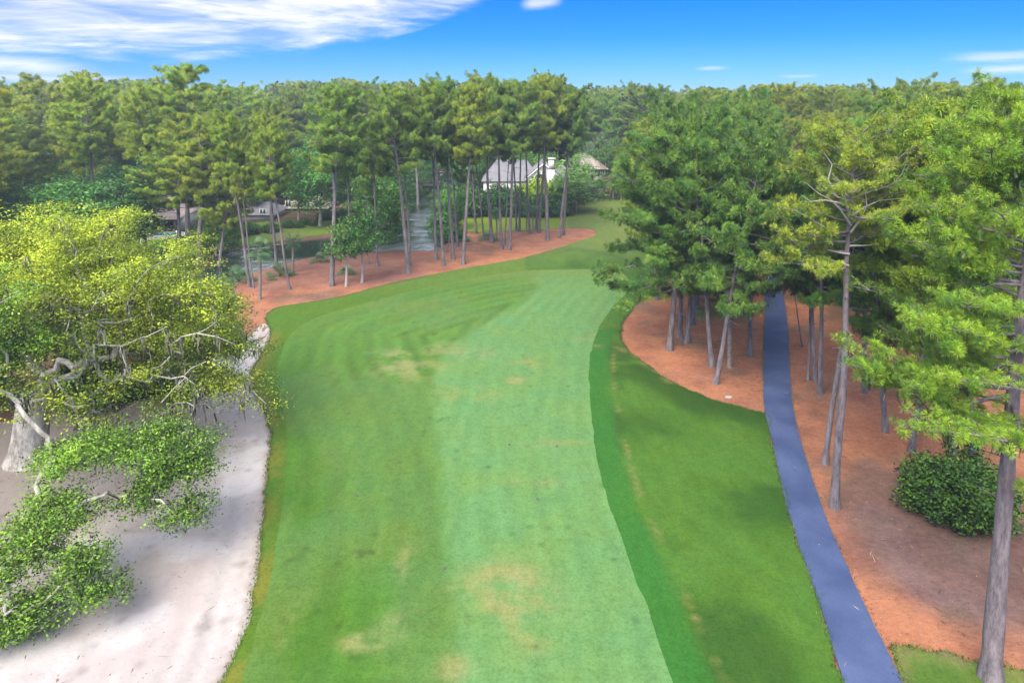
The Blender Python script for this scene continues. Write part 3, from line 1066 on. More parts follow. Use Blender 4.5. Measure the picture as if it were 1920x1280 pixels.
def grow(trunk_pts, trunk_r, pts, g, step=0.8, wig=0.16, leaf_r=0.02, expo=2.3, bias=0.4, min_i=3):
    """a branching skeleton that reaches every point of the crown; returns polylines with radii and the outer nodes"""
    nodes = [np.array(q, float) for q in trunk_pts]
    par = [-1] + list(range(len(nodes) - 1))
    plen = [0.0]
    for i in range(1, len(nodes)):
        plen.append(plen[-1] + np.linalg.norm(nodes[i] - nodes[i - 1]))
    top = nodes[-1]
    order = np.argsort(np.linalg.norm(pts - top, axis=1) + g.normal(size=len(pts)) * 1.0)
    lines = []
    for k in order:
        p = pts[k]
        N = np.array(nodes[min_i:])
        d = np.linalg.norm(N - p, axis=1)
        cost = d + bias * np.array(plen[min_i:]) * 0.5 + 0.6 * np.maximum(0, N[:, 2] - p[2])
        j = int(np.argmin(cost)) + min_i
        s = nodes[j]
        L = np.linalg.norm(p - s)
        m = max(2, int(L / step))
        u = np.linspace(0, 1, m + 1)[1:]
        arch = np.array([0, 0, 1.0]) * L * 0.10
        idx = [j]
        for q, uu in enumerate(u):
            x = s + (p - s) * uu + arch * math.sin(math.pi * uu)
            if uu < 1:
                x = x + g.normal(size=3) * wig * min(1.0, L / 2.5)
            nodes.append(x)
            par.append(idx[-1])
            plen.append(plen[idx[-1]] + np.linalg.norm(x - nodes[idx[-1]]))
            idx.append(len(nodes) - 1)
        lines.append(idx)
    n = len(nodes)
    acc = np.full(n, 0.0)
    kids = np.zeros(n, int)
    for i in range(n - 1, -1, -1):
        if kids[i] == 0:
            acc[i] = leaf_r ** expo
        if par[i] >= 0:
            acc[par[i]] += acc[i]
            kids[par[i]] += 1
    rad = acc ** (1 / expo)
    return np.array(nodes), rad, lines


def broad_tree(name, base_pts, base_r, pts, seed, leaf_mat, bark, n_leaf=16, clump=0.6, size=0.13, per=5, step=0.8, wig=0.16, leaf_r=0.02,
               moss=0.0, tone=0.5, tone_fn=None, flat=0.55, bias=0.4, min_i=3, rmax=1.0, twig=1.0, thin=None):
    g = np.random.default_rng(seed)
    root = bpy.data.objects.new(name, None)
    COL.objects.link(root)
    nodes, rad, lines = grow(base_pts, base_r, pts, g, step, wig, leaf_r, 2.3, bias, min_i)
    trunk, crown, mo = MB(), MB(), MB()
    limbs = trunk
    nb = len(base_pts)
    r = np.minimum(base_r, 1e9)
    trunk.tube(nodes[:nb], r, 12)
    for idx in lines:
        rr = rad[idx].copy()
        rr[0] = min(rr[0], rr[1] * 1.25) if len(rr) > 1 else rr[0]
        rr = np.minimum(rr, rmax)
        limbs.tube(nodes[idx], rr, 7 if rr.max() > 0.12 else 5)
    P = []
    for idx in lines:
        for k in range(per):
            q = nodes[idx[-1]] if k < per * 0.6 or len(idx) < 3 else nodes[idx[g.integers(len(idx) // 2, len(idx))]]
            P.append(q + g.normal(size=3) * np.array([0.75, 0.75, 0.35]) * clump * 1.3 * twig)
    P = np.array(P)
    if thin is not None:
        P = P[g.random(len(P)) > thin(P)]
    tn = tone + g.normal(size=len(P)) * 0.22
    if tone_fn is not None:
        tn = tone_fn(P) + g.normal(size=len(P)) * 0.2
    leaves(crown, P, n_leaf, clump, size, g, flat, np.clip(tn, 0, 1), centre=np.mean(pts, 0) - [0, 0, 1.0])
    if moss:
        cand = [i for idx in lines for i in idx[1:] if rad[i] < 0.12]
        pick = g.choice(cand, int(len(cand) * moss), replace=False)
        hang(mo, nodes[pick], g, 0.35, 1.5, 6)
    link('trunk', trunk.data('trunk', M[bark], True), root)
    link('crown', crown.data('crown', M[leaf_mat]), root)
    if mo.n:
        tag(link('hanging_moss', mo.data('hanging_moss', M['moss']), root), kind='stuff')
    return root


def shell_points(n, c, rad, g, zmin=-0.4, inner=0.45, lump=0.15):
    out = []
    ph = g.uniform(0, 6.28, 6)
    while len(out) < n:
        d = g.normal(size=3)
        d /= np.linalg.norm(d)
        if d[2] < zmin:
            continue
        k = g.uniform(inner, 1.0) ** 0.6
        b = 1 + lump * (math.sin(3 * math.atan2(d[1], d[0]) + ph[0]) * math.cos(2.5 * d[2] + ph[1]) + math.sin(5 * math.atan2(d[1], d[0]) + ph[2]) * 0.6)
        out.append(np.array(c) + d * np.array(rad) * k * b)
    return np.array(out)


def round_tree(name, H, Rr, seed, n=70, trunk_h=0.3, r0=0.22, leaf_mat='leaf', bark='oak_bark', size=0.23, clump=0.85, per=6, n_leaf=22, lean=0.0, tone=0.5, rz=None):
    g = np.random.default_rng(seed)
    th = H * trunk_h
    zz = np.linspace(0, th, 6)
    base = np.column_stack([lean * zz + 0.05 * np.sin(zz), 0.06 * np.sin(zz * 1.3), zz])
    base[0, 2] = -0.2
    br = r0 * (1 - 0.25 * zz / th) * (1 + 0.5 * np.exp(-zz / 0.35))
    rz = rz or (H - th) * 0.62
    pts = shell_points(n, (lean * th, 0, H - rz * 1.02), (Rr, Rr, rz), g, -0.75)
    return broad_tree(name, base, br, pts, seed, leaf_mat, bark, n_leaf, clump, size, per, 0.7, 0.10, 0.018, tone=tone, rmax=r0 * 0.7)


def shrub(name, Rr, H, seed, size=0.14, n=130, n_leaf=30, clump=0.42, tone=0.4, leaf_mat='leaf'):
    g = np.random.default_rng(seed)
    root = bpy.data.objects.new(name, None)
    COL.objects.link(root)
    pts = shell_points(n, (0, 0, H * 0.42), (Rr, Rr, H * 0.55), g, -0.7, 0.35, 0.13)
    pts[:, 2] = np.maximum(pts[:, 2], 0.12)
    st, cr = MB(), MB()
    for p in pts[:14]:
        st.tube(np.array([[p[0] * 0.1, p[1] * 0.1, -0.1], p * np.array([0.5, 0.5, 0.55]), p]), [0.04, 0.028, 0.01], 5)
    leaves(cr, pts, n_leaf, clump, size, g, 0.8, np.clip(tone + g.normal(size=n) * 0.25, 0, 1))
    link('stems', st.data('stems', M['oak_bark'], True), root)
    link('foliage', cr.data('foliage', M[leaf_mat]), root)
    return root


def palm(name, H, seed, fronds=22, L=1.35, r0=0.17):
    """cabbage palm: straight rough trunk and a head of fan fronds"""
    g = np.random.default_rng(seed)
    root = bpy.data.objects.new(name, None)
    COL.objects.link(root)
    tr, cr = MB(), MB()
    if H > 0.3:
        zz = np.linspace(0, H, 14)
        px_ = np.column_stack([0.12 * np.sin(zz * 0.5), 0.1 * np.sin(zz * 0.4 + 1), zz])
        px_ = px_ - px_[0] * np.array([1, 1, 0])
        px_[0, 2] = -0.2
        tr.tube(px_, r0 * (1 + 0.4 * np.exp(-zz / 0.3)) * (1 + 0.06 * np.cos(zz * 12)), 10)
        for k in range(10):
            a, z = g.uniform(0, 6.28), H - g.uniform(0.1, 1.2)
            o = px_[-1] * np.array([1, 1, 0]) + np.array([math.cos(a) * r0 * 0.9, math.sin(a) * r0 * 0.9, z])
            tr.tube(np.array([o, o + np.array([math.cos(a) * 0.16, math.sin(a) * 0.16, 0.22])]), [0.05, 0.03], 4)
        top = px_[-1]
    else:
        top = np.array([0, 0, 0.1])
    for k in range(fronds):
        a = k * 2.4 + g.normal() * 0.2
        e = g.uniform(-0.75, 1.25) if H > 0.3 else g.uniform(0.15, 1.2)
        d = np.array([math.cos(a) * math.cos(e), math.sin(a) * math.cos(e), math.sin(e)])
        pl = L * g.uniform(0.55, 0.8)
        hub = top + d * pl + np.array([0, 0, -0.10])
        cr.tube(np.array([top, top + d * pl * 0.5 + [0, 0, 0.03], hub]), [0.03, 0.022, 0.015], 4, False, np.array([0.6, 0.6, 0.5]))
        s = np.array([-math.sin(a), math.cos(a), 0])
        n = 15
        for q in range(n):
            th = (q / (n - 1) - 0.5) * 3.6
            bd = d * math.cos(th) + s * math.sin(th)
            bl = L * 0.62 * (0.75 + 0.25 * math.cos(th)) * g.uniform(0.85, 1.1)
            wd = np.cross(bd, np.cross(d, s)) * 0.032
            m = hub + bd * bl * 0.55
            tip = hub + bd * bl + np.array([0, 0, -0.42 * bl])
            tone = g.uniform(0.2, 0.8)
            cr.add([hub, m + wd, tip, m - wd], [(0, 1, 2, 3)], np.array([tone, g.uniform(0.3, 0.8), 0.5]))
    if tr.n:
        link('trunk', tr.data('trunk', M['palm_bark'], True), root)
    link('fronds', cr.data('fronds', M['palm_leaf']), root)
    return root


# ------------------------------------------------------------------ kinds of pine
KIND = {}
used = {}


def kinds():
    K = KIND
    K['tall'] = [pine('pine_tree', 28, 0.57, 4.5, 44, 11), pine('pine_tree', 28, 0.60, 4.1, 40, 12), pine('pine_tree', 28, 0.54, 4.8, 46, 13, bow=0.6)]
    K['broad'] = [pine('pine_tree', 21, 0.42, 6.2, 44, 21, flat=1.2, bow=0.7), pine('pine_tree', 21, 0.48, 5.8, 40, 22, flat=1.0, bow=0.5)]
    K['edge'] = [pine('pine_tree', 20, 0.28, 6.4, 52, 31, r0=0.27, droop=0.40, tone=0.32, side=3.0), pine('pine_tree', 21, 0.34, 5.4, 50, 32, r0=0.27, droop=0.25, tone=0.35),
                 pine('pine_tree', 20, 0.38, 4.8, 46, 33, r0=0.27, droop=0.1, tone=0.35)]
    K['canopy'] = [pine('pine_tree', 26, 0.32, 5.2, 56, 41, r0=0.28, tone=0.55), pine('pine_tree', 26, 0.38, 4.8, 50, 42, r0=0.26, tone=0.6),
                   pine('pine_tree', 26, 0.30, 5.6, 58, 43, r0=0.30, flat=0.9, tone=0.5)]
    K['sparse'] = [pine('pine_tree', 24, 0.58, 3.8, 30, 51, r0=0.24, stubs=12, tone=0.5), pine('pine_tree', 24, 0.62, 3.2, 26, 52, r0=0.20, stubs=10)]


kinds()


def use_first(root):
    """the prototype itself serves as the first placed tree"""
    if not used.get(root.name):
        used[root.name] = True
        return True
    return False


def place_tree(kind, k, x, y, H, wide, lean=(0, 0), rz=0.0, label=None, group=None, color=None, cat='tree', z=None):
    proto = KIND[kind][k % len(KIND[kind])]
    s = H / proto['H']
    z = z_at(x, y) if z is None else z
    ax = Vector((lean[0], lean[1], 1)).normalized()
    q = Vector((0, 0, 1)).rotation_difference(ax) @ Matrix.Rotation(rz, 3, 'Z').to_quaternion()
    o = clone(proto, (x, y, z), q.to_euler(), (s * wide, s * wide, s), label, group, color)
    o['category'] = cat
    return o


def photo_tree(kind, k, b, t, topy, wide, label, group=None, color=None, rz=None):
    """stand a tree on the ground point seen at pixel b, leaning through pixel t, as tall as pixel row topy"""
    x, y = gp(*b)
    p = at(t[0], t[1], y)
    lean = (p[0] - x) / max(1.0, p[2])
    H = at(t[0], topy, y)[2] + 0.2
    return place_tree(kind, k, x, y, H, wide, (lean, random.uniform(-0.01, 0.01)), random.uniform(0, 6.28) if rz is None else rz, label, group, color)


G_POINT = 'pines on the pine straw point by the pond'
TEAL = (0.95, 1.12, 1.10)
WARM = (1.30, 1.25, 0.90)
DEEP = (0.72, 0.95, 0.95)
FRESH = (1.15, 1.30, 0.95)
for row in [
    ('tall', 1, (468, 538), (450, 400), 215, .80, 'thicker pine of the leaning pair at the water beside the big oak', WARM),
    ('sparse', 1, (476, 540), (457, 392), 265, .75, 'thinner pine of the leaning pair at the water beside the big oak', WARM),
    ('sparse', 0, (543, 544), (519, 398), 250, .85, 'thin pine leaning left between the low palmetto and the bowed pine', WARM),
    ('tall', 2, (519, 509), (515, 390), 225, .85, 'straight pine standing at the pond edge beside the low palmetto', WARM),
    ('tall', 0, (622, 537), (628, 365), 168, 1.05, 'thick bowed pine nearest the fairway on the straw point, tallest crown there', TEAL),
    ('tall', 1, (628, 489), (628, 400), 215, .8, 'dark trunked pine at the water directly behind the thick bowed pine', TEAL),
    ('tall', 0, (657, 483), (655, 400), 225, .8, 'grey pine with flared base at the water behind the vine-wrapped tree', TEAL),
    ('tall', 1, (708, 499), (703, 380), 232, .75, 'pine standing alone on the straw midway between vine-wrapped tree and pond gap', TEAL),
    ('sparse', 1, (692, 496), (690, 400), 290, .7, 'very thin young pine close beside a stouter one at the water edge', TEAL),
    ('tall', 2, (765, 512), (757, 330), 172, .95, 'front pine of the close pair before the shining gap of the pond', TEAL),
    ('tall', 1, (769, 500), (763, 360), 190, .75, 'rear pine of the close pair before the shining gap of the pond', TEAL),
    ('tall', 0, (818, 487), (812, 330), 165, .8, 'left pine of the two standing right of the shining pond gap', TEAL),
    ('tall', 1, (832, 498), (821, 330), 160, .8, 'right pine of the two standing right of the shining pond gap', TEAL),
    ('sparse', 1, (838, 472), (868, 320), 262, .7, 'thin pale pine slanting strongly to the right across its neighbours', TEAL),
    ('tall', 2, (850, 486), (843, 320), 158, .8, 'slim pine just left of the pale trunk that leans right', TEAL),
    ('tall', 0, (868, 496), (880, 300), 162, .95, 'tall pale pine leaning right at the middle of the straw point', WARM),
    ('tall', 1, (858, 462), (850, 340), 180, .75, 'pine seen behind the pale right-leaning trunk, by the lawn', TEAL),
    ('tall', 0, (893, 438), (886, 330), 185, .75, 'pine at the lawn edge behind the straw, left of the palm cluster', TEAL),
    ('sparse', 0, (908, 449), (897, 340), 205, .75, 'thin dark pine standing left of the palm cluster', TEAL),
    ('tall', 2, (922, 455), (917, 330), 150, .9, 'stout pine with green palm growing round its foot', TEAL),
    ('tall', 1, (941, 466), (934, 330), 160, .8, 'pine in front of and just right of the palm cluster', TEAL),
    ('sparse', 1, (946, 458), (955, 320), 215, .7, 'thinnest pine of the middle stand, between two stout pale trunks', TEAL),
    ('tall', 0, (955, 467), (963, 300), 156, .95, 'pale stout pine nearest the fairway in front of the white house roof', TEAL),
    ('tall', 1, (968, 432), (966, 330), 178, .7, 'left pine of the tight pair at the far lawn edge', TEAL),
    ('tall', 0, (974, 434), (975, 320), 168, .7, 'right pine of the tight pair at the far lawn edge', TEAL),
    ('sparse', 0, (994, 438), (982, 300), 172, .9, 'curved pine in front of the white house, left of the short palms', TEAL),
    ('tall', 2, (1010, 436), (1019, 280), 150, .85, 'dark leaning pine covering the middle of the white gable', TEAL),
    ('tall', 2, (1005, 430), (1014, 300), 165, .7, 'dark pine tucked behind the leaning one before the white gable', TEAL),
    ('tall', 0, (1027, 450), (1022, 280), 147, 1.0, 'tall straight pine beside the white chimney, nearest the fairway', WARM),
    ('tall', 1, (1048, 446), (1063, 310), 172, .8, 'left pine of the leaning pair at the tip of the straw point', TEAL),
    ('tall', 2, (1056, 441), (1068, 310), 178, .8, 'right pine of the leaning pair at the tip of the straw point', TEAL),
]:
    photo_tree(*row[:6], row[6], G_POINT, row[7])

G_BANK = 'pines on the left bank in front of the pool house'
for row in [
    ('tall', 2, (183, 462), (178, 290), 162, 1.1, 'thick bare pine trunk rising just behind the yellow oak, left of the pool house', WARM),
    ('tall', 1, (276, 482), (262, 330), 178, .9, 'pine leaning left in front of the left end of the pool house', WARM),
    ('broad', 0, (340, 484), (326, 370), 262, 1.1, 'flat-topped pine with pale trunk crossing the right end of the pool house', WARM),
    ('sparse', 0, (337, 462), (333, 380), 300, .8, 'thin dark pine just behind a pale one at the pool house corner', WARM),
    ('broad', 1, (373, 490), (371, 370), 232, 1.15, 'broad flat-crowned pine with thick straight trunk right of the pool deck', WARM),
    ('broad', 0, (410, 494), (416, 370), 290, .95, 'short spreading pine with forked limbs beside the pond', WARM),
    ('tall', 0, (352, 452), (350, 300), 128, 1.25, 'tallest pine above the pool house, its dome standing over the skyline', WARM),
    ('canopy', 1, (160, 440), (158, 300), 142, .95, 'tall yellow-topped pine standing up at the left skyline', WARM),
    ('sparse', 0, (508, 440), (508, 300), 195, .8, 'lone thin pine with a small open crown above the pond', TEAL),
]:
    photo_tree(*row[:6], row[6], G_BANK, row[7])

G_GROVE = 'pines between the fairway and the cart path'
for row in [
    ('edge', 0, (1255, 656), (1263, 480), 262, 1.05, 'dark pine with low sweeping boughs overhanging the fairway edge', DEEP, 0.15),
    ('edge', 1, (1275, 633), (1277, 500), 232, .95, 'straight pine second from the fairway in the grove by the path', DEEP, None),
    ('edge', 2, (1288, 643), (1304, 510), 225, .8, 'slim pine leaning right in the middle of the grove by the path', DEEP, None),
    ('edge', 1, (1299, 608), (1302, 500), 205, .9, 'pine half hidden behind the slim leaning one in the grove', DEEP, None),
    ('edge', 2, (1335, 686), (1325, 460), 262, .85, 'pine with dark trunk beside the two small palms in the grove', DEEP, None),
    ('edge', 1, (1342, 719), (1387, 490), 270, .85, 'blue grey pine leaning strongly right, nearest the cart path bend', DEEP, None),
    ('edge', 2, (1405, 666), (1414, 420), 250, .8, 'slim pine closest to the left edge of the cart path', DEEP, None),
]:
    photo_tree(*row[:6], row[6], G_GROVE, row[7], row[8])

G_PATH = 'pines right of the cart path'
for row in [
    ('sparse', 1, (1504, 649), (1490, 560), 470, .9, 'short crooked pine with drooping brown foliage right beside the cart path', (1.0, .95, .9), None),
    ('sparse', 1, (1515, 711), (1518, 560), 330, .8, 'thinnest trunk of the dark trio right of the cart path', DEEP, None),
    ('edge', 2, (1528, 714), (1526, 560), 300, .62, 'middle trunk of the dark trio right of the cart path', DEEP, None),
    ('edge', 2, (1538, 737), (1543, 560), 290, .75, 'thickest trunk of the dark trio right of the cart path', DEEP, None),
    ('sparse', 0, (1547, 869), (1582, 590), 270, .9, 'dark pine leaning right behind the pale forked pine', TEAL, None),
    ('canopy', 0, (1620, 735), (1622, 560), 232, .8, 'pine deep in shade right of the pale forked pine', TEAL, None),
    ('canopy', 1, (1708, 846), (1726, 740), 225, .9, 'stout flared pine standing alone on the straw left of the shrub', FRESH, None),
    ('canopy', 2, (1660, 809), (1656, 740), 240, .75, 'pine half hidden behind hanging boughs left of the stout flared one', TEAL, None),
    ('canopy', 1, (1765, 790), (1768, 700), 215, .9, 'pine behind the shrub, its trunk screened by fresh yellow boughs', FRESH, None),
]:
    photo_tree(*row[:6], row[6], G_PATH, row[7], row[8])


# ------------------------------------------------------------------ the pale forked pine beside the path
def forked_pine():
    x, y = gp(1565, 951)
    g = np.random.default_rng(61)
    H = at(1600, 228, y)[2]
    lst = []
    for z, a, L, s in [(16.6, 3.3, 4.4, .1), (17.0, 2.6, 3.4, .2), (15.2, 3.9, 3.2, .1), (16.5, 0.3, 3.0, .3), (17.2, 3.0, 4.0, .45), (18.0, 5.2, 3.0, .5), (18.6, 1.4, 3.0, .5), (19.2, 0.2, 3.6, .6),
                       (19.8, 2.9, 3.4, .6), (20.4, 4.4, 3.0, .7), (20.9, 1.0, 3.2, .7), (21.5, 3.4, 2.6, .8), (22.0, 0.0, 2.6, .8), (22.4, 2.2, 2.0, .9), (22.8, 5.0, 1.8, .95), (16.0, 3.5, 3.6, .1), (15.4, 3.0, 4.4, .0), (15.8, 2.4, 3.4, .1)]:
        lst.append((z, a, L, s))
    for k in range(20):
        s = (k + 0.5) / 20
        lst.append((17.5 + 5.2 * s, k * 2.4 + 0.5, 3.4 * math.sqrt(1.05 - s * s), 0.3 + 0.65 * s))
    t = pine('pine_tree', H, 0.55, 3.5, 0, 62, r0=0.27, stubs=4, bow=0.1, branch_list=lst, tone=0.55, tuft=0.30, nn=44, width=0.012, tw=1.6)
    t.location = (x, y, z_at(x, y))
    p = at(1597, 400, y)
    t.rotation_euler = Vector(((p[0] - x) / p[2], 0.0, 1)).to_track_quat('Z', 'Y').to_euler()
    q = Vector((0, 0, 1)).rotation_difference(Vector(((p[0] - x) / p[2], 0.0, 1)))
    t.rotation_euler = q.to_euler()
    d = MB()
    # bare silvery forks below the crown
    for z, pts in [(17.6, [(0, 0, 0), (-.6, .1, .9), (-1.2, .1, 1.5), (-2.0, .0, 1.9), (-2.9, -.1, 2.6)]), (18.0, [(0, 0, 0), (-.5, -.2, 1.0), (-.7, -.3, 2.0), (-1.4, -.2, 2.7)]),
                   (17.2, [(0, 0, 0), (.5, -.1, .8), (.8, -.1, 1.6), (.7, 0, 2.6)]), (18.2, [(0, 0, 0), (.8, .1, .5), (1.6, 0, .9), (2.6, -.1, 1.0)]), (19.0, [(0, 0, 0), (-.9, 0, .3), (-1.7, .1, .9), (-2.1, .2, 1.9)]),
                   (15.9, [(0, 0, 0), (-.7, 0, .1), (-1.4, 0, .3)]), (15.2, [(0, 0, 0), (-.8, 0, .25), (-1.5, 0, .5)]), (16.4, [(0, 0, 0), (.7, 0, .0), (1.3, 0, .05)]),
                   (18.9, [(-.6, .1, 0), (-1.6, .1, .2), (-2.4, .1, .1), (-3.0, 0, .5)]), (19.4, [(-1.0, 0, 0), (-1.5, 0, .9), (-1.3, 0, 1.8), (-1.8, .1, 2.5)])]:
        pp = np.array(pts) + np.array([0, 0, z])
        n = len(pp)
        d.tube(pp, np.linspace(0.075, 0.015, n), 6)
    for ch in t.children:
        if ch.name.startswith('trunk'):
            ch.data.materials[0] = M['dead_wood'] if False else M['pine_bark']
    b = link('dead_limbs', d.data('dead_limbs', M['dead_wood'], True), t)
    b['label'] = 'bare silvery forked limbs'
    tag(t, 'pale slender pine with bare silvery forks beside the cart path', 'tree', G_PATH)
    for ch in t.children:
        ch.color = (1.25, 1.25, 1.0, 1)


forked_pine()


def near_pine():
    """the big pine at the frame's right with long open boughs of fresh needles"""
    x, y = gp(1857, 1272)
    H = 25.5
    lst = []
    g = np.random.default_rng(71)
    for z, a, L, s in [(13.7, 3.05, 5.4, .05), (12.9, 3.5, 5.2, .05), (12.4, 2.7, 5.0, .0), (13.2, 3.25, 6.6, .08), (11.4, 3.3, 4.4, .0), (14.4, 2.8, 6.0, .12), (14.9, 3.6, 5.0, .15), (12.0, 4.3, 3.4, .0),
                       (15.6, 2.5, 5.6, .2), (15.8, 3.2, 4.6, .2), (16.6, 3.9, 4.2, .28), (17.0, 2.9, 4.8, .3), (17.6, 2.2, 4.4, .38), (18.2, 3.4, 4.2, .45), (18.6, 4.6, 3.2, .45), (19.2, 2.7, 4.2, .52),
                       (19.9, 3.6, 3.6, .6), (20.4, 2.1, 3.6, .6), (20.9, 3.0, 3.4, .68), (21.6, 4.2, 2.8, .74), (22.2, 2.5, 2.8, .8), (22.8, 3.4, 2.6, .85), (23.4, 1.6, 2.2, .9), (24.0, 3.0, 1.8, .95), (24.6, 5.0, 1.4, 1),
                       (13.0, 0.4, 4.8, .05), (15.0, 5.9, 4.6, .15), (17.0, 0.8, 4.2, .3), (19.0, 6.1, 3.8, .5), (21.0, 0.3, 3.0, .7), (14.0, 1.5, 4.5, .1), (16.2, 1.2, 4.4, .25), (18.0, 1.8, 4.0, .4), (20.0, 5.3, 3.2, .6)]:
        lst.append((z, a, L, s))
    for k in range(16):
        s = (k + 0.5) / 16
        lst.append((12.2 + 10.5 * s + g.normal() * 0.3, 3.1 + g.normal() * 0.75, (6.2 - 3.4 * s) * g.uniform(0.75, 1.0), 0.9 * s))
    t = pine('pine_tree', H, 0.45, 5, 0, 72, r0=0.40, stubs=3, bow=0.15, branch_list=lst, tone=0.50, tuft=0.26, nn=64, width=0.007, tw=2.5, moss=True, dots=(0.25, 0.5, 0.75, 1.0))
    t.location = (x, y, z_at(x, y))
    p = at(1912, 520, y)
    q = Vector((0, 0, 1)).rotation_difference(Vector(((p[0] - x) / p[2], 0.01, 1)))
    t.rotation_euler = q.to_euler()
    tag(t, 'big near pine with rough blue grey trunk and fresh yellow-green needles at the grass verge', 'tree', G_PATH)
    # its neighbour outside the frame: one bough reaches in
    lst = [(8.9, 3.5, 3.9, .0), (9.6, 3.0, 3.9, .05), (10.3, 2.6, 3.6, .1), (12, 4.4, 3.5, .15), (14, 1.2, 4, .2), (15, 5.5, 4, .3), (17, 0.2, 4, .4), (19, 2, 3.4, .6), (21, 5, 3, .7), (22.5, 1, 2.2, .9), (16, 0.9, 4, .3), (18, 5.9, 3.6, .5), (20, 0.4, 3, .7)]
    t2 = pine('pine_tree', 24.5, 0.4, 5, 0, 73, r0=0.36, stubs=2, bow=0.1, branch_list=lst, tone=0.50, tuft=0.26, nn=64, width=0.007, tw=2.5, dots=(0.25, 0.5, 0.75, 1.0))
    a = at(1905, 960, 26.5)
    t2.location = (a[0] + 3.6, 27.6, z_at(a[0] + 3.6, 27.6))
    tag(t2, 'pine mostly out of view, only one fresh green bough reaching past the big near trunk', 'tree', G_PATH)
    for q in (t, t2):
        for ch in q.children:
            ch.color = (1.02, 1.38, 0.85, 1)


near_pine()


def ivy_tree(b, tpx, label, seed, h_ivy):
    x, y = gp(*b)
    o = photo_tree('canopy', seed, b, tpx, 205, .85, label, G_PATH, FRESH)
    g = np.random.default_rng(seed + 80)
    p = at(tpx[0], tpx[1], y)
    lean = (p[0] - x) / p[2]
    mb = MB()
    zz = g.uniform(0.2, h_ivy, 170)
    a = g.uniform(0, 6.28, 170)
    P = np.column_stack([lean * zz * 0 + 0.42 * np.cos(a), 0.42 * np.sin(a), zz])
    leaves(mb, P, 14, 0.28, 0.10, g, 0.9, g.uniform(0.1, 0.8, 170))
    me = link('ivy', mb.data('ivy', M['leaf']), o)
    s = o.scale
    me.scale = (1 / s[0], 1 / s[1], 1 / s[2])
    return o


ivy_tree((1792, 912), (1786, 830), 'left of two ivy-covered trunks rising out of the dark shrub', 1, 6.5)
ivy_tree((1828, 918), (1820, 820), 'right of two ivy-covered trunks rising out of the dark shrub', 2, 5.5)


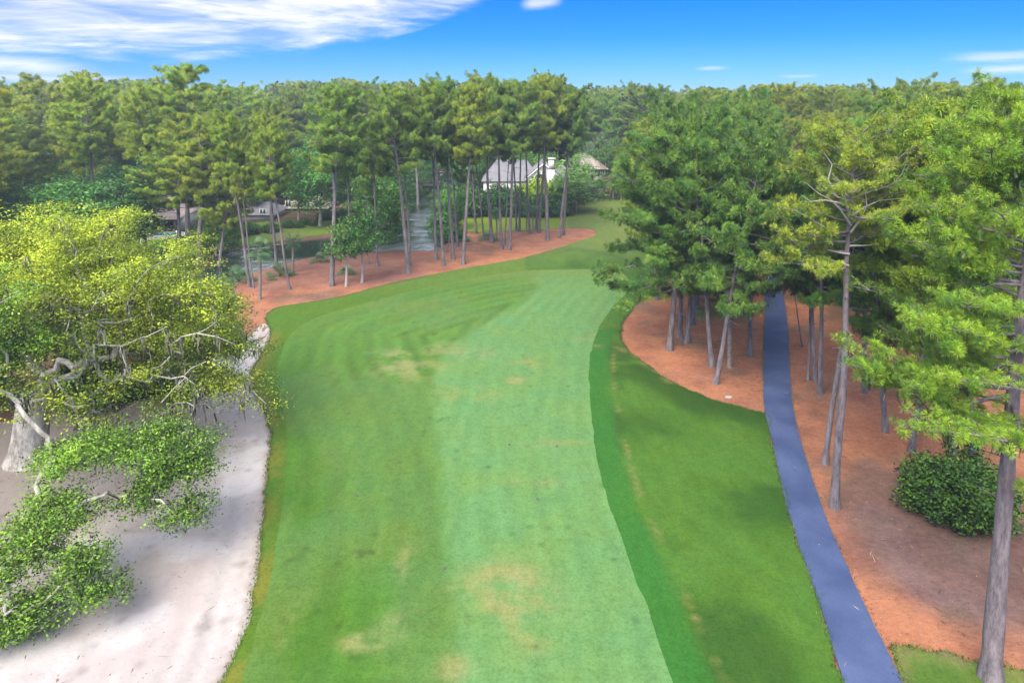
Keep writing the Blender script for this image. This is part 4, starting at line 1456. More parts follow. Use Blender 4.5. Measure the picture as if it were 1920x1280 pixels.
# ------------------------------------------------------------------ live oaks at the left
def oaks():
    g = np.random.default_rng(91)
    # great oak: dome of crown over a short forked trunk
    bx, by = -33.9, 45.4
    zb = z_at(bx, by)
    base = np.array([(0, 0, -0.3), (0.05, 0, 0.6), (0.15, 0.05, 1.6), (0.3, 0.1, 2.6), (0.5, 0.1, 3.6), (0.6, 0.0, 4.6)])
    br = np.array([1.75, 1.3, 1.12, 1.08, 1.1, 0.85])
    pts = []
    while len(pts) < 640:
        d = g.normal(size=3)
        d /= np.linalg.norm(d)
        if d[2] < -0.18:
            continue
        k = g.uniform(0.30, 1.0) ** 0.5
        th = math.atan2(d[1], d[0])
        lump = 1 + 0.09 * math.sin(4 * th + 1.2) + 0.06 * math.sin(9 * th + d[2] * 5)
        p = d * np.array([15.3, 13.6, 12.2]) * k * lump
        p[2] += 5.6
        p[2] -= 1.4 * max(0, math.hypot(p[0], p[1]) / 15 - 0.6)
        if p[2] < 3.6:
            continue
        # keep the camera side open near the fork so the limbs show
        if p[1] < -6 and p[2] < 7.5 and p[0] > -6:
            if g.random() < 0.85:
                continue
        if p[1] < -2 and 4 < p[2] < 12 and -7 < p[0] < 7 and k < 0.8:
            continue
        pts.append(p)
    pts = np.array(pts)

    def tone(P):
        return 0.50 + 0.22 * np.sin(P[:, 0] * 0.9 + 1) * np.cos(P[:, 1] * 0.7) + 0.10 * np.sin(P[:, 2] * 1.7)
    t = broad_tree('oak_tree', base, br, pts, 92, 'oak_leaf', 'oak_bark', n_leaf=60, clump=0.74, size=0.088, per=12, step=0.75, wig=0.30, leaf_r=0.033,
                   moss=0.6, tone_fn=tone, flat=0.42, bias=0.22, min_i=4, rmax=0.62, twig=1.15,
                   thin=lambda P: 0.97 * sst(-P[:, 1], -3, 3) * sst(P[:, 2] + 0.22 * np.abs(P[:, 0]), 16.5, 12.5) * np.clip(0.50 + 0.9 * vnoise(P[:, [0, 2]], 2.4, 44), 0, 1))
    t.location = (bx, by, zb)
    tag(t, 'great spreading live oak with yellow-green crown, pale twisted limbs and hanging moss', 'tree')
    # nearer oak: trunk outside the frame, bright green low boughs over the sand
    bx, by = -28.4, 31.5
    zb = z_at(bx, by)
    base = np.array([(0, 0, -0.3), (0.05, 0, 0.6), (0.1, 0.1, 1.5), (0.3, 0.1, 2.4), (0.5, 0.1, 3.2)])
    br = np.array([1.0, 0.75, 0.68, 0.66, 0.5])
    pts = []

    def blob(px, py, Y, rx, ry, rz, n):
        c = at(px, py, Y) - np.array([bx, by, zb])
        for p in shell_points(n, c, (rx, ry, rz), g, -0.8, 0.2, 0.1):
            pts.append(p)
    blob(290, 830, 36, 2.9, 2.2, 1.0, 46)
    blob(345, 880, 35.5, 1.7, 1.6, 0.9, 24)
    blob(180, 835, 35, 1.5, 1.4, 0.7, 16)
    blob(105, 870, 34, 1.3, 1.4, 0.6, 12)
    blob(350, 955, 34, 0.9, 0.9, 0.5, 9)
    blob(270, 925, 34.5, 1.3, 1.2, 0.6, 12)
    blob(110, 960, 32, 1.7, 1.5, 0.9, 24)
    blob(40, 1040, 31, 1.7, 1.7, 1.2, 26)
    blob(150, 1060, 30.5, 1.1, 1.1, 0.8, 16)
    blob(190, 1110, 30, 0.7, 0.8, 0.5, 8)
    blob(60, 1150, 29.5, 1.3, 1.2, 0.8, 18)
    blob(10, 1210, 29, 0.6, 0.8, 0.5, 7)
    blob(30, 650, 37, 1.6, 1.6, 1.1, 22)
    blob(-30, 730, 36, 1.7, 1.6, 1.3, 18)
    blob(-120, 560, 35, 4.0, 4.0, 2.5, 50)
    pts = np.array(pts)
    pts[:, 2] = np.maximum(pts[:, 2], 0.9)
    t = broad_tree('oak_tree', base, br, pts, 94, 'leaf', 'oak_bark', n_leaf=34, clump=0.50, size=0.078, per=8, step=0.6, wig=0.20, leaf_r=0.022,
                   moss=0.03, tone=0.62, flat=0.5, bias=0.25, min_i=3, rmax=0.34, twig=1.0)
    t.location = (bx, by, zb)
    for ch in t.children:
        ch.color = (1.45, 1.35, 0.8, 1)
    tag(t, 'nearer live oak whose bright green low boughs hang over the sand', 'tree')


oaks()


# ------------------------------------------------------------------ broad-leaved trees, palms, shrubs
def finish_proto(o, H):
    o['H'] = H
    return o


KIND['round'] = [finish_proto(round_tree('broadleaf_tree', 11, 4.6, 101, 80), 11), finish_proto(round_tree('broadleaf_tree', 12, 4.2, 102, 80, 0.26), 12)]
KIND['highround'] = [finish_proto(round_tree('broadleaf_tree', 16, 5.2, 103, 110, 0.28, 0.3, clump=0.95, size=0.21), 16), finish_proto(round_tree('broadleaf_tree', 17, 5.6, 104, 120, 0.3, 0.32, clump=0.95, size=0.21), 17)]
KIND['small'] = [finish_proto(round_tree('broadleaf_tree', 7, 2.1, 105, 34, 0.42, 0.17, size=0.14, clump=0.55, bark='dead_wood'), 7)]
KIND['shrub'] = [finish_proto(shrub('shrub', 1.6, 2.2, 106), 2.2), finish_proto(shrub('shrub', 1.9, 1.8, 107), 1.8)]
KIND['palm'] = [finish_proto(palm('palm_tree', 4.6, 108), 4.6), finish_proto(palm('palm_tree', 5.4, 109), 5.4)]
KIND['palmetto'] = [finish_proto(palm('palmetto', 0.0, 110, 18, 1.35), 1.0)]

LUSH = (0.85, 1.05, 1.0)
BRIGHT = (1.35, 1.35, 0.9)
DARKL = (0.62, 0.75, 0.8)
for kind, k, b, topy, wide, label, col in [
    ('small', 0, (649, 538), 408, .72, 'small pale-trunked tree wrapped in green vine on the straw point', (0.6, 0.78, 0.7)),
    ('small', 0, (679, 531), 404, .78, 'small pale-trunked tree with bushy crown just right of the vine-wrapped one', (0.65, 0.82, 0.7)),
    ('round', 1, (712, 470), 330, .95, 'round green tree at the water right of the pale-trunked pair', LUSH),
    ('round', 0, (1080, 399), 318, 1.25, 'spreading grey-green tree standing on the lawn before the white house', (0.95, 1.0, 1.25)),
    ('highround', 0, (600, 425), 262, 1.0, 'lush green tree on the far pond bank behind the thick bowed pine', LUSH),
    ('highround', 1, (560, 412), 285, .85, 'bright green tree on the far pond bank above the lawn', BRIGHT),
    ('highround', 1, (690, 418), 268, 1.0, 'dense teal green tree behind the pond, left of the shining gap', LUSH),
    ('highround', 0, (735, 402), 282, .9, 'dense green tree leaning over the pond beside the shining gap', LUSH),
    ('round', 1, (850, 430), 345, .8, 'green tree among the pine trunks right of the pond', LUSH),
    ('highround', 0, (215, 452), 318, 1.0, 'dark glossy tree left of the pool house', DARKL),
    ('highround', 1, (150, 448), 330, .9, 'dark glossy tree between thick bare pine trunk and frame edge', DARKL),
    ('round', 0, (405, 478), 395, .9, 'bright green low tree by the pond, right of the pool deck', BRIGHT),
    ('round', 1, (432, 470), 405, .75, 'bright green low tree nearest the pond corner', BRIGHT),
    ('round', 0, (262, 470), 418, .5, 'small leafy tree clinging to the leaning pine before the pool house', LUSH),
    ('highround', 1, (1150, 372), 262, .9, 'dark blue green tree behind the brown-roofed house', DARKL),
    ('highround', 0, (1095, 368), 270, .9, 'dark blue green tree behind the white house, right of its chimney', DARKL),
    ('round', 1, (1165, 376), 305, .7, 'pale green feathery tree right of the brown-roofed house', (1.1, 1.2, 1.5)),
    ('highround', 1, (790, 362), 270, 1.0, 'dark tree at the head of the pond channel', LUSH),
    ('highround', 0, (880, 372), 275, .95, 'dark tree left of the white house roof', LUSH),
    ('highround', 1, (470, 408), 330, .7, 'dark tree beside the grey garden house', DARKL),
    ('highround', 0, (640, 398), 300, .9, 'dark tree behind the far lawn', DARKL),
    ('highround', 1, (310, 400), 330, 1.1, 'dark tree rising behind the pool house roof', DARKL),
    ('highround', 0, (262, 404), 340, .9, 'dark tree at the left rear of the pool house', DARKL),
    ('highround', 1, (985, 360), 262, .9, 'dark tree rising behind the white house ridge', DARKL),
]:
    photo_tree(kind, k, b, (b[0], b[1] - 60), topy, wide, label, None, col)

for k, b, cy, label in [
    (0, (1368, 687), 588, 'small palm with upright trunk beside the strongly leaning pine'),
    (1, (1331, 668), 588, 'small palm left of the strongly leaning pine, head against dark trunk'),
    (0, (1000, 437), 402, 'short palm at the foot of the pines before the white house'),
    (1, (931, 450), 412, 'short palm beside the stout pine left of the white house'),
    (1, (487, 562), 480, 'slim palm at the oak crown edge beside the leaning pair of pines'),
    (0, (549, 512), 462, 'palm standing at the pond edge left of the bowed pine'),
    (1, (392, 455), 405, 'palm on the pool deck edge'),
    (0, (988, 434), 410, 'short palm leaning out left of its twin before the white house'),
]:
    o = photo_tree('palm', k, b, (b[0], cy), cy - 8, 1.0, label, 'palms')
    o['category'] = 'palm'
for b, s, label in [((525, 520), 1.5, 'low palmetto clump at the pond edge by thin leaning pine'), ((447, 530), 1.7, 'palmetto clump beside the oak crown at the water'), ((432, 512), 1.6, 'blue green palmetto clump further out by the water, left of the leaning pair'),
                    ((330, 470), 1.9, 'palmetto clump on the small lawn before the pool house'), ((352, 478), 1.6, 'palmetto clump between two pale pines by the pool deck'), ((915, 450), 1.3, 'low palmetto at the foot of stout pine by lawn'),
                    ((862, 452), 1.4, 'low palmetto beside the pond under the slanted thin pine'), ((650, 515), 1.0, 'tuft of fronds on the vine-wrapped tree foot'), ((600, 492), 1.1, 'low palmetto between thick bowed pine and water')]:
    x, y = gp(*b)
    o = clone(KIND['palmetto'][0], (x, y, z_at(x, y)), (0, 0, random.uniform(0, 6)), (s, s, s), label, 'palmetto clumps')
    o['category'] = 'palmetto'


def big_shrub():
    x, y = gp(1793, 962)
    o = shrub('shrub', 3.0, 3.1, 121, 0.11, 420, 44, 0.48, 0.3)
    o.location = (x, y, z_at(x, y))
    o.scale = (1.08, 1.0, 1.0)
    for ch in o.children:
        ch.color = (0.85, 0.88, 0.40, 1)
    tag(o, 'large dense dark green shrub on bare soil round two ivy-covered trunks', 'shrub')


big_shrub()


def shrub_at(b, k, s, label, group=None, col=None, squash=1.0):
    x, y = gp(*b)
    o = clone(KIND['shrub'][k % 2], (x, y, z_at(x, y)), (0, 0, random.uniform(0, 6)), (s, s, s * squash), label, group, col)
    o['category'] = 'shrub'
    return o


for q, xx in enumerate(range(880, 1062, 14)):
    shrub_at((xx, 404 + (q % 2)), q % 2, 1.75 + 0.2 * math.sin(q * 2.1), 'dark shrub of the tall hedge behind the bright lawn', 'hedge shrubs behind the bright lawn', (0.45, 0.62, 0.6), 1.1 if xx > 966 else 1.5)
for xx, sc in ((985, 1.9), (1003, 2.2), (1030, 2.0), (972, 1.6)):
    shrub_at((xx, 399), 0, sc, 'bright yellow-green shrub under the white house windows', 'yellow shrubs under the white house windows', (2.6, 2.0, 0.5), 1.5)
for q, (xx, yy, sc) in enumerate([(470, 440, 1.0), (510, 436, .9), (540, 428, .7), (575, 422, .6), (560, 428, .6), (590, 424, .6), (440, 446, 1.3), (610, 412, 1.0), (640, 414, 1.1), (660, 420, 1.2)]):
    shrub_at((xx, yy), q, sc, 'rounded garden shrub in the beds on the far pond bank', 'garden shrubs on the far pond bank', (0.7, 0.85, 0.75))
for q, (xx, yy, sc) in enumerate([(768, 368, 1.6), (800, 362, 1.5), (825, 372, 1.7), (840, 400, 2.0), (835, 430, 1.8), (848, 450, 1.3), (838, 385, 1.8)]):
    shrub_at((xx, yy), q, sc, 'dark bush overhanging the bank of the pond channel', 'bushes along the pond channel', (0.6, 0.85, 0.8))


g_ = np.random.default_rng(301)
for q in range(26):
    yy = g_.uniform(54, 84)
    xx = -g_.uniform(0.40, 0.78) * yy
    if xx > -22 or xx > -0.44 * yy:
        continue
    s_ = g_.uniform(0.9, 1.7)
    o = clone(KIND['shrub'][q % 2], (xx, yy, z_at(xx, yy)), (0, 0, q), (s_, s_, s_), 'shaded undergrowth shrub behind the great live oak', 'undergrowth behind the great live oak', (0.6, 0.8, 0.6))
    o['category'] = 'shrub'


# ------------------------------------------------------------------ the woods: single trees filling the canopy
TAKEN = [tuple(o.location[:2]) for o in COL.objects if o.parent is None and o.type == 'EMPTY']


def scatter(n, box, ok, space, kinds_, Hr, wide, label, group, tints, seed, cat='tree'):
    g = np.random.default_rng(seed)
    x0, x1, y0, y1 = box
    placed, tries = 0, 0
    while placed < n and tries < n * 60:
        tries += 1
        x, y = g.uniform(x0, x1), g.uniform(y0, y1)
        if not ok(x, y):
            continue
        if any((x - a) ** 2 + (y - b) ** 2 < space * space for a, b in TAKEN):
            continue
        TAKEN.append((x, y))
        kind = kinds_[g.integers(len(kinds_))]
        c = np.array(tints[g.integers(len(tints))]) * g.uniform(0.85, 1.15)
        c = c * np.array([g.uniform(0.9, 1.12), 1, g.uniform(0.9, 1.1)])
        o = place_tree(kind, int(g.integers(9)), x, y, g.uniform(*Hr), g.uniform(*wide), (g.normal() * 0.02, g.normal() * 0.02), g.uniform(0, 6.28), label, group, tuple(c), cat)
        placed += 1
    return placed


def px_of(x, y, z=0.0):
    d = np.array([x, y, z - CAM_H])
    f = d[1] * math.cos(PITCH) - d[2] * math.sin(PITCH)
    u = d[1] * math.sin(PITCH) + d[2] * math.cos(PITCH)
    return CX + FPX * d[0] / f, CY - FPX * u / f


def ok_right_grove(x, y):
    X, Y = px_of(x, y)
    return 1225 < X < 1425 and x > 0.22 * y - 1 and not (inside(np.array([[x, y]]), ROUGH)[0]) and dist_line(np.array([[x, y]]), PATH, True)[0] > 2


def ok_right(x, y):
    X, Y = px_of(x, y)
    if X > 2200:
        return False
    if y < 95:
        return X > 1575 + max(0, (80 - y)) * 9
    return X > 1240 + (150 - min(y, 150)) * 1.5


def ok_left(x, y):
    X, Y = px_of(x, y)
    if X < -250 or X > 560:
        return False
    if 225 < X < 365 and y < 134:
        return False
    if X > 390 and y < 150:
        return False
    return x < -24


def ok_back(x, y):
    X, Y = px_of(x, y)
    return 520 < X < 1260 and y > 160


print('grove', scatter(26, (14, 60, 72, 125), ok_right_grove, 4.6, ['edge', 'canopy', 'edge'], (21.5, 25.5), (.8, 1.0), 'pine crowded behind the front trunks of the grove left of the cart path',
                       'pines deep in the grove left of the cart path', [DEEP, DEEP, TEAL], 201))
print('right', scatter(100, (24, 150, 62, 200), ok_right, 5.2, ['canopy', 'canopy', 'tall', 'canopy'], (21.5, 27.8), (.9, 1.2), 'pine massed in the dense canopy right of the cart path',
                       'pines in the dense canopy right of the cart path', [(1.1, 1.1, .9), (1.25, 1.15, .9), (.9, 1.05, .95), (1.0, 1.0, .9)], 202))
print('left', scatter(60, (-150, -24, 78, 210), ok_left, 6.2, ['canopy', 'tall', 'broad', 'canopy'], (21.5, 28.5), (.95, 1.3), 'pine massed in the woods left of the pond',
                      'pines in the woods left of the pond', [WARM, WARM, (1.1, 1.1, .95), (.95, 1.05, 1.0)], 203))
print('back', scatter(50, (-75, 62, 162, 260), ok_back, 7.0, ['canopy', 'tall', 'canopy'], (22.5, 31.0), (.95, 1.3), 'pine in the woods far beyond the pond and houses',
                      'pines in the woods beyond the houses', [(.9, 1, 1), (1, 1, 1), (.85, 1, 1.05)], 204))
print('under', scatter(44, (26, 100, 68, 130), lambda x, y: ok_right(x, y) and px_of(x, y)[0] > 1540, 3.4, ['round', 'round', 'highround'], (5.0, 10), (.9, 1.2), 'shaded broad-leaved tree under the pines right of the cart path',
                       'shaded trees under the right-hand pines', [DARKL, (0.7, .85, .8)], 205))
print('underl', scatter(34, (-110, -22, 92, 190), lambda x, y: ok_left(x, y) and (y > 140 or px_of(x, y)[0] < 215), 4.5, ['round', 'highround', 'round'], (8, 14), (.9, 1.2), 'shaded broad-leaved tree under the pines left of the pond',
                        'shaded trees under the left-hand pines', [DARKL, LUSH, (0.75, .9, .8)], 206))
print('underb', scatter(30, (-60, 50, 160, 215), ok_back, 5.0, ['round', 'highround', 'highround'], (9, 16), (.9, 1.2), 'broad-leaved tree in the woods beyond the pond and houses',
                        'broad-leaved trees beyond the houses', [DARKL, LUSH], 207))


def far_woods():
    """the far tree cover that reads as one mass out to the horizon"""
    g = np.random.default_rng(211)
    P, S = [], []
    n = 0
    while n < 1500:
        y = 225 + 560 * g.random() ** 1.4
        x = g.uniform(-1.0, 1.0) * y
        n += 1
        H = 21.5 + 10.0 * vnoise(np.array([[x, y]]), 45, 15)[0] + g.normal() * 1.6
        Rr = g.uniform(4, 8)
        m = 44 if y < 420 else 26
        d = unit(g.normal(size=(m, 3)))
        d[:, 2] = np.abs(d[:, 2]) * 1.0 - 0.25
        P.append(np.array([x, y, H - 5.0]) + d * np.array([Rr, Rr, 5.0]))
        S.append(np.full(m, g.random()))
    P, S = np.concatenate(P), np.concatenate(S)
    mb = MB()
    tufts(mb, P, np.tile([0, 0, 1.0], (len(P), 1)), 1.5, 9, 0.42, 0.75, 0.5, np.clip(S * 0.6 + g.random(len(S)) * 0.4, 0, 1), g)
    o = link('far_woods', mb.data('far_woods', M['needles']))
    o.color = (0.9, 0.95, 0.95, 1)
    tag(o, 'far pine woods closing the horizon as one mass', 'woods', None, 'stuff')


far_woods()

# the models the copies were taken from are not needed any more
for lst in KIND.values():
    for p in lst:
        for ch in list(p.children):
            bpy.data.objects.remove(ch)
        bpy.data.objects.remove(p)


# ------------------------------------------------------------------ houses
def gable_roof(mb, x0, x1, y0, y1, ze, zr, along='x', over=0.5, th=0.22):
    """a pitched roof slab with overhang"""
    x0, x1, y0, y1 = x0 - over, x1 + over, y0 - over, y1 + over
    if along == 'x':
        ym = (y0 + y1) / 2
        s = [((x0, y0, ze), (x1, y0, ze), (x1, ym, zr), (x0, ym, zr)), ((x0, ym, zr), (x1, ym, zr), (x1, y1, ze), (x0, y1, ze))]
    else:
        xm = (x0 + x1) / 2
        s = [((x0, y0, ze), (xm, y0, zr), (xm, y1, zr), (x0, y1, ze)), ((xm, y0, zr), (x1, y0, ze), (x1, y1, ze), (xm, y1, zr))]
    for q in s:
        slab(mb, q, th)


def slab(mb, q, th):
    q = np.array(q, float)
    v = np.concatenate([q + [0, 0, th], q])
    mb.add(v, [(0, 1, 2, 3), (7, 6, 5, 4), (0, 4, 5, 1), (1, 5, 6, 2), (2, 6, 7, 3), (3, 7, 4, 0)])


def hip_roof(mb, x0, x1, y0, y1, ze, zr, inset, over=0.5):
    x0, x1, y0, y1 = x0 - over, x1 + over, y0 - over, y1 + over
    ym = (y0 + y1) / 2
    a, b = (x0 + inset, ym, zr), (x1 - inset, ym, zr)
    v = [(x0, y0, ze), (x1, y0, ze), (x1, y1, ze), (x0, y1, ze), a, b]
    mb.add(v, [(0, 1, 5, 4), (2, 3, 4, 5)])
    mb.add(v, [(1, 2, 5), (3, 0, 4)])
    mb.add(v[:4], [(3, 2, 1, 0)])


def part(root, name, mb, m, smooth=False):
    return link(name, mb.data(name, M[m], smooth), root)


def window(root, x, y, z, wd, ht, frame='white_paint', mull=1):
    """glass set in a frame on a wall that faces the camera (y is the wall face)"""
    f = MB()
    b = 0.07
    f.box((x - b, y - 0.08, z - b), (x, y, z + ht + b))
    f.box((x + wd, y - 0.08, z - b), (x + wd + b, y, z + ht + b))
    f.box((x, y - 0.08, z + ht), (x + wd, y, z + ht + b))
    f.box((x, y - 0.10, z - b), (x + wd, y, z))
    for k in range(mull):
        c = x + wd * (k + 1) / (mull + 1)
        f.box((c - 0.025, y - 0.06, z), (c + 0.025, y - 0.006, z + ht))
    o = part(root, 'window', f, frame)
    g = MB()
    g.box((x, y - 0.045, z), (x + wd, y - 0.012, z + ht))
    link('glass', g.data('glass', M['glass']), o)
    return o


def house_root(name, px_, py_, Y):
    a = at(px_, py_, Y)
    o = bpy.data.objects.new(name, None)
    COL.objects.link(o)
    o.location = (a[0], Y, 0)
    return o


def white_house():
    Y = 152
    s = Y / FPX

    def zz(py):
        return at(CX, py, Y)[2]
    h = house_root('white_house', 1018, 400, Y)
    X0 = at(1018, 330, Y)[0]

    def xx(px_):
        return at(px_, 330, Y)[0] - X0
    w_ = MB()
    ze, za = zz(334), zz(306)
    gx0, gx1 = xx(988), xx(1050)
    # front gable wing
    w_.add([(gx0, 0, -0.2), (gx1, 0, -0.2), (gx1, 0, ze), ((gx0 + gx1) / 2, 0, za), (gx0, 0, ze), (gx0, 9, -0.2), (gx1, 9, -0.2), (gx1, 9, ze), ((gx0 + gx1) / 2, 9, za), (gx0, 9, ze)],
           [(0, 1, 2, 4), (5, 9, 7, 6), (0, 4, 9, 5), (1, 6, 7, 2)])
    w_.add([(gx0, 0, ze), (gx1, 0, ze), ((gx0 + gx1) / 2, 0, za)], [(0, 1, 2)])
    # long wing behind, left and right
    w_.box((xx(905), 3.0, -0.2), (gx0 - 0.003, 13, zz(345)))
    w_.box((gx1 + 0.003, 2.0, -0.2), (xx(1078), 12, zz(340)))
    part(h, 'wall', w_, 'white_wall')
    r = MB()
    gable_roof(r, gx0, gx1, 0.1, 9, ze - 0.05, za + 0.05, 'y', 0.55, 0.25)
    part(h, 'roof', r, 'grey_roof')
    r = MB()
    hip_roof(r, xx(905), gx0 + 3.0, 3.0, 13.0, zz(343), zz(306), 3.4)
    part(h, 'roof', r, 'grey_roof')
    r = MB()
    hip_roof(r, gx1 - 2.0, xx(1078), 2.0, 12.0, zz(338), zz(301), 4.2)
    part(h, 'roof', r, 'grey_roof')
    c = MB()
    cx = xx(1033)
    c.box((cx - 0.75, -0.75, -0.2), (cx + 0.75, -0.003, zz(318)))
    c.box((cx - 0.62, -0.72, zz(318)), (cx + 0.62, 0.35, zz(299)))
    c.box((cx - 0.75, -0.85, zz(299)), (cx + 0.75, 0.45, zz(297) + 0.1))
    part(h, 'chimney', c, 'white_wall')
    tb = MB()
    mid = (gx0 + gx1) / 2
    for sgn, xe in ((-1, gx0 - 0.5), (1, gx1 + 0.5)):
        e = np.array([[xe, -0.62, ze - 0.42], [mid, -0.62, za - 0.20], [mid, -0.62, za + 0.10], [xe, -0.62, ze - 0.12]])
        v = np.concatenate([e, e + [0, 0.10, 0]])
        tb.add(v, [(0, 1, 2, 3), (7, 6, 5, 4), (0, 4, 5, 1), (1, 5, 6, 2), (2, 6, 7, 3), (3, 7, 4, 0)])
    part(h, 'fascia', tb, 'white_paint')
    for a, b in ((992, 1000), (1003, 1015), (1018, 1026)):
        window(h, xx(a), 0, zz(347), xx(b) - xx(a), zz(338) - zz(347), mull=0)
    # arched window over the middle
    ar = MB()
    n = 14
    x0, x1, zb = xx(1001), xx(1021), zz(335)
    rr = (x1 - x0) / 2
    th = np.linspace(0, np.pi, n)
    v = [(x0 + rr, -0.03, zb)] + [(x0 + rr + rr * math.cos(t), -0.03, zb + rr * 0.95 * math.sin(t)) for t in th]
    ar.add(v, [(0, i + 1, i + 2) for i in range(n - 1)])
    fr = MB()
    fr.tube(np.array([(x0 + rr + rr * math.cos(t), -0.04, zb + rr * 0.95 * math.sin(t)) for t in th]), 0.10, 6)
    fr.box((x0 - 0.1, -0.1, zb - 0.16), (x1 + 0.1, -0.004, zb - 0.02))
    o = part(h, 'window', fr, 'white_paint')
    o['label'] = 'half-round arched window'
    link('glass', ar.data('glass', M['glass']), o)
    for a, b in ((930, 938), (945, 953), (962, 972)):
        window(h, xx(a), 3.0, zz(362), xx(b) - xx(a), 1.5, mull=1)
    window(h, xx(1058), 2.0, zz(355), 1.6, 1.5, mull=1)
    tag(h, 'white house with arched gable window, white chimney and grey roof beyond the lawn', 'house')


white_house()


def brown_house():
    Y = 168
    h = house_root('brown_roofed_house', 1110, 390, Y)
    X0 = at(1110, 330, Y)[0]
    xx = lambda p: at(p, 330, Y)[0] - X0
    zz = lambda p: at(CX, p, Y)[2]
    w_ = MB()
    w_.box((xx(1062), 0, -0.2), (xx(1134), 11, zz(318)))
    w_.box((xx(1064), -1.6, -0.2), (xx(1128), -0.003, zz(336)))
    part(h, 'wall', w_, 'tan_wall')
    r = MB()
    hip_roof(r, xx(1062), xx(1134), 0, 11, zz(317), zz(290), 4.6, 0.8)
    part(h, 'roof', r, 'brown_roof')
    d = MB()
    slab(d, [(xx(1120), -2.2, zz(338)), (xx(1142), -2.2, zz(338)), (xx(1142), 0, zz(337)), (xx(1120), 0, zz(337))], 0.2)
    for k in range(12):
        xk = xx(1120) + (xx(1142) - xx(1120)) * k / 11
        d.box((xk - 0.03, -2.2, zz(338) + 0.2), (xk + 0.03, -2.14, zz(338) + 1.1))
    d.box((xx(1120), -2.22, zz(338) + 1.1), (xx(1142), -2.12, zz(338) + 1.18))
    d.box((xx(1141), -2.15, -0.2), (xx(1142), -2.0, zz(338)))
    part(h, 'balcony', d, 'brown_wall')
    window(h, xx(1114), 0, zz(332), 1.4, 1.5)
    window(h, xx(1125), 0, zz(332), 1.0, 1.5)
    window(h, xx(1116), -1.6, zz(352), 1.3, 1.4)
    tag(h, 'two-storey tan house with brown hip roof and small balcony right of white house', 'house')


brown_house()


def pool_house():
    Y = 128
    h = house_root('pool_house', 300, 440, Y)
    X0 = at(300, 400, Y)[0]
    xx = lambda p: at(p, 400, Y)[0] - X0
    zz = lambda p: at(CX, p, Y)[2]
    w_ = MB()
    x0, x1 = xx(236), xx(342)
    ez = zz(398)
    g0, g1, ga = xx(248), xx(334), zz(368)
    w_.box((x0, 0, -0.1), (x1, 9, ez))
    part(h, 'wall', w_, 'white_wall')
    gb = MB()
    gm = (g0 + g1) / 2
    gz = ez + 0.25
    gb.add([(g0, -0.1, gz), (g1, -0.1, gz), (gm, -0.1, ga - 0.3)], [(0, 1, 2)])
    part(h, 'gable', gb, 'brown_wall')
    r = MB()
    gable_roof(r, g0, g1, -0.2, 8, gz - 0.15, ga, 'y', 0.6, 0.2)
    part(h, 'roof', r, 'brown_roof')
    r = MB()
    slab(r, [(x0 - 0.5, -3.2, zz(407)), (x1 + 0.6, -3.2, zz(407)), (x1 - 0.6, -0.12, zz(392)), (x0 + 0.6, -0.12, zz(392))], 0.18)
    slab(r, [(x1 + 0.6, -3.2, zz(407)), (x1 + 0.6, 8, zz(404)), (x1 - 0.6, 8, zz(392)), (x1 - 0.6, -0.12, zz(392))], 0.17)
    part(h, 'porch_roof', r, 'brown_roof')
    for p in (284, 299, 318, 343):
        c = MB()
        c.box((xx(p) - 0.14, -2.95, 0.0), (xx(p) + 0.14, -2.67, zz(406)))
        part(h, 'column', c, 'trim')
    for a, wd in ((286, 0.9), (291, 0.9), (311, 0.8), (317, 0.8), (323, 0.8), (330, 0.9)):
        window(h, xx(a), 0, 0.5, wd, 2.0, 'trim', 0)
    dk = MB()
    dk.poly_prism([(xx(270), -3.0), (xx(262), -6.0), (xx(285), -8.3), (xx(325), -8.6), (xx(362), -7.0), (xx(368), -2.0), (xx(300), -2.0)], -0.3, 0.12)
    part(h, 'deck', dk, 'deck')
    tag(h, 'pool house with brown gable roof, dark porch columns and white walls by the pond', 'house')
    p = bpy.data.objects.new('swimming_pool', None)
    COL.objects.link(p)
    p.location = (X0 + xx(322), Y - 5.2, 0.12)
    e = MB()
    W, D = 3.4, 1.6
    e.box((-W - .3, -D - .3, 0), (W + .3, -D, 0.34)); e.box((-W - .3, D, 0), (W + .3, D + .3, 0.34))
    e.box((-W - .3, -D, 0), (-W, D, 0.34)); e.box((W, -D, 0), (W + .3, D, 0.34))
    part(p, 'rim', e, 'deck')
    q = MB()
    q.add([(-W, -D, .26), (W, -D, .26), (W, D, .26), (-W, D, .26)], [(0, 1, 2, 3)])
    part(p, 'pool_water', q, 'pool')
    tag(p, 'raised blue swimming pool on the pale deck before the pool house', 'pool')
    for k, (ox, oy) in enumerate(((-5.6, -6.3), (-4.4, -7.0), (4.6, -5.6), (5.4, -6.2))):
        l = bpy.data.objects.new('sun_lounger', None)
        COL.objects.link(l)
        l.location = (X0 + xx(318) + ox, Y + oy, 0.12)
        l.rotation_euler = (0, 0, 0.5 * k)
        s = MB(); s.box((-0.33, -0.9, 0.32), (0.33, 0.45, 0.42)); part(l, 'seat', s, 'white_paint')
        s = MB(); slab(s, [(-0.33, 0.45, 0.34), (0.33, 0.45, 0.34), (0.33, 1.0, 0.85), (-0.33, 1.0, 0.85)], 0.08); part(l, 'backrest', s, 'white_paint')
        for lx in (-0.28, 0.28):
            for ly in (-0.8, 0.38):
                s = MB(); s.box((lx - 0.03, ly - 0.03, 0), (lx + 0.03, ly + 0.03, 0.32)); part(l, 'leg', s, 'white_paint')
        tag(l, ['white lounger at the left end of the deck', 'white lounger nearest the small lawn on the deck', 'white lounger just right of the blue pool', 'white lounger at the far right end of the deck'][k], 'lounger', 'white loungers round the pool')


pool_house()


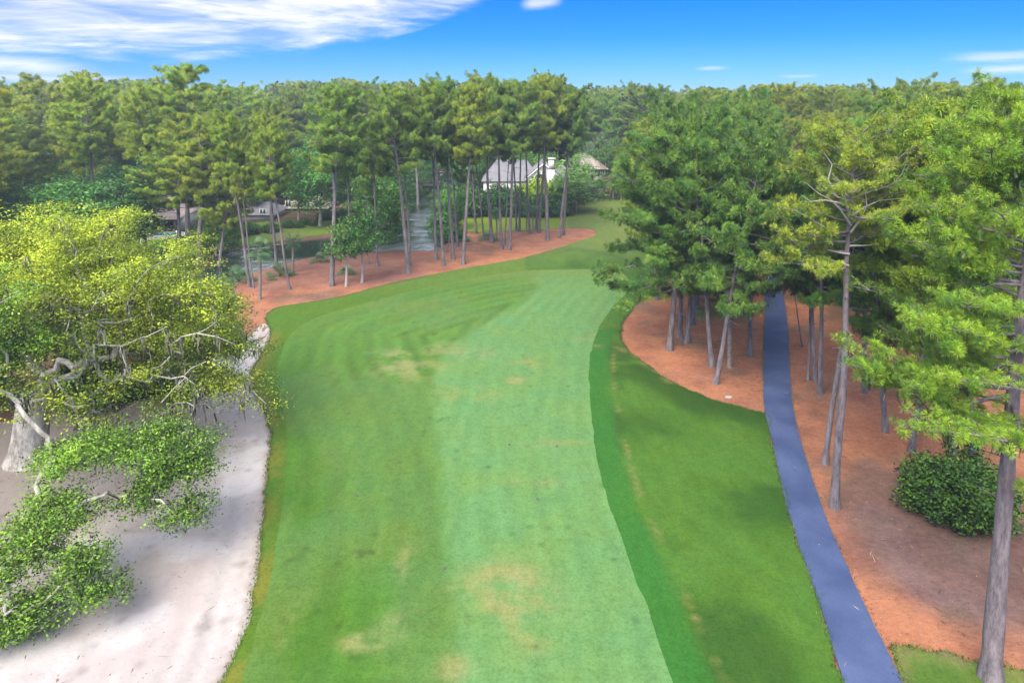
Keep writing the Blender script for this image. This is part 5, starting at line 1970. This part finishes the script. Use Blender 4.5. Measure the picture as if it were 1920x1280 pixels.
def simple_house(name, px0, px1, Y, pe, pr, wall, roof, label, base=420):
    h = house_root(name, (px0 + px1) / 2, base, Y)
    X0 = at((px0 + px1) / 2, 400, Y)[0]
    xx = lambda p: at(p, 400, Y)[0] - X0
    zz = lambda p: at(CX, p, Y)[2]
    w_ = MB(); w_.box((xx(px0), 0, -0.2), (xx(px1), 9, zz(pe))); part(h, 'wall', w_, wall)
    r = MB(); hip_roof(r, xx(px0), xx(px1), 0, 9, zz(pe) - 0.05, zz(pr), min(4.2, (xx(px1) - xx(px0)) * 0.4), 0.7); part(h, 'roof', r, roof)
    n = max(2, int((xx(px1) - xx(px0)) / 2.6))
    for k in range(n):
        x = xx(px0) + (xx(px1) - xx(px0)) * (k + 0.5) / n - 0.6
        window(h, x, 0, 0.8, 1.2, 1.4)
    tag(h, label, 'house')


simple_house('garden_house', 452, 508, 140, 402, 384, 'white_wall', 'grey_roof', 'pale house with grey roof half hidden behind the pond-side pines')
simple_house('garden_house', 528, 612, 152, 390, 372, 'tan_wall', 'brown_roof', 'low tan house in the trees above the far lawn')
simple_house('garden_house', 778, 832, 205, 322, 308, 'white_wall', 'brown_roof', 'distant pale house seen through the gap at the head of the pond')


# ------------------------------------------------------------------ small things
def small_things():
    x, y = gp(1366, 745)
    b = MB()
    b.poly_prism([(math.cos(t) * 0.30, math.sin(t) * 0.17) for t in np.linspace(0, 6.28, 14, endpoint=False)], 0.0, 0.07)
    b.poly_prism([(math.cos(t) * 0.25, math.sin(t) * 0.13) for t in np.linspace(0, 6.28, 14, endpoint=False)], 0.07, 0.10)
    o = link('stone', b.data('stone', M['grey_stone']), None, (x, y, z_at(x, y)))
    tag(o, 'small flat pale stone lying on the pine straw between grass and cart path', 'stone')
    x, y = gp(1806, 912)
    b = MB(); b.box((-0.05, -0.05, -0.1), (0.05, 0.05, 1.9)); b.box((-0.08, -0.08, 1.9), (0.08, 0.08, 1.98))
    o = link('stake', b.data('stake', M['white_paint']), None, (x, y - 0.3, z_at(x, y)))
    tag(o, 'slim white stake standing between the two ivy-covered trunks', 'stake')
    cap = MB(); cap.poly_prism([(math.cos(t) * 0.10, math.sin(t) * 0.10) for t in np.linspace(0, 6.28, 12, endpoint=False)], 0.0, 0.03)
    me = cap.data('sprinkler_cap', M['trim'])
    for px_, py_ in ((669, 931), (834, 1067), (1008, 937), (700, 651), (955, 835), (655, 776), (1044, 838)):
        x, y = gp(px_, py_)
        o = link('sprinkler_cap', me, None, (x, y, z_at(x, y) + 0.062))
        tag(o, 'small dark sprinkler cap set flush in the fairway turf', 'sprinkler', 'sprinkler caps in the fairway')
    # litter on the straw, the soil and the sand: cones, twigs and dead leaves nobody could count
    g = np.random.default_rng(231)
    mb = MB()
    n = 5200
    X = np.concatenate([g.uniform(13, 36, n), g.uniform(-33, -13, 700)])
    Yv = np.concatenate([g.uniform(25, 80, n), g.uniform(26, 50, 700)])
    P = np.column_stack([X, Yv])
    bad = (inside(P, PATH) & (g.random(len(P)) > 0.22)) | inside(P, ROUGH) | inside(P, CORNER)
    P = P[~bad]
    z = terrain(P) + np.where(inside(P, PATH), 0.08, 0.035)
    a = g.uniform(0, 6.28, len(P))
    l = np.where(g.random(len(P)) < 0.12, g.uniform(0.12, 0.35, len(P)), g.uniform(0.02, 0.055, len(P)))
    wd = np.where(l > 0.13, 0.015, l * 0.55)
    d = np.column_stack([np.cos(a), np.sin(a), g.normal(size=len(P)) * 0.2])
    s = np.column_stack([-np.sin(a), np.cos(a), g.normal(size=len(P)) * 0.2])
    c = np.column_stack([P, z])
    v = np.stack([c - d * l[:, None], c + s * wd[:, None] + [0, 0, .02], c + d * l[:, None], c - s * wd[:, None]], 1).reshape(-1, 3)
    tone = np.repeat(g.random(len(P)), 4)
    mb.add(v, np.arange(len(v)).reshape(-1, 4), np.column_stack([tone, tone, tone]))
    tag(link('fallen_litter', mb.data('fallen_litter', M['litter'])), 'dead leaves, cones and twigs strewn over straw and sand', 'litter', None, 'stuff')


small_things()


def grass_fringe():
    # taller blades left standing along the cut edges
    g = np.random.default_rng(241)
    mb = MB()
    for poly, dens in ((ROUGH, 9), (CORNER, 12), (PATH, 2)):
        a, b = poly, np.roll(poly, -1, 0)
        mid = (a + b) / 2
        keep = (mid[:, 1] < 95) & (mid[:, 1] > 24)
        a, b = a[keep], b[keep]
        n = max(1, dens * 3)
        t = g.random((len(a), n, 1))
        P = (a[:, None] + (b - a)[:, None] * t + g.normal(size=(len(a), n, 2)) * 0.10).reshape(-1, 2)
        z = terrain(P) + 0.02
        th = g.uniform(0, 6.28, len(P))
        h = g.uniform(0.06, 0.17, len(P))
        base = np.column_stack([P, z])
        s_ = np.column_stack([np.cos(th), np.sin(th), 0 * th]) * g.uniform(0.015, 0.035, len(P))[:, None]
        tip = base + np.column_stack([g.normal(size=len(P)) * 0.06, g.normal(size=len(P)) * 0.06, h])
        v = np.stack([base - s_, base + s_, tip], 1).reshape(-1, 3)
        tone = np.repeat(g.uniform(0, 0.8, len(P)), 3)
        mb.add(v, np.arange(len(v)).reshape(-1, 3), np.column_stack([tone, np.repeat(g.random(len(P)), 3), tone]))
    o = link('grass_fringe', mb.data('grass_fringe', M['leaf']))
    o.color = (0.75, 0.62, 0.6, 1)
    tag(o, 'ragged fringe of longer grass along the cut edges of the turf', 'grass', None, 'stuff')


grass_fringe()


# ------------------------------------------------------------------ air
def haze():
    m = bpy.data.materials.new('haze_air')
    m.use_nodes = True
    T = NT(m.node_tree)
    T.n.clear()
    out = T.new('ShaderNodeOutputMaterial')
    v = T.new('ShaderNodeVolumePrincipled')
    v.inputs['Color'].default_value = (0.72, 0.86, 1.0, 1)
    v.inputs['Density'].default_value = 0.0004
    v.inputs['Anisotropy'].default_value = 0.2
    T.l.new(v.outputs[0], out.inputs['Volume'])
    b = MB()
    b.box((-1250, -1250, -4.0), (1250, 1250, 36))
    o = link('haze', b.data('haze', m))
    tag(o, kind='stuff')


haze()
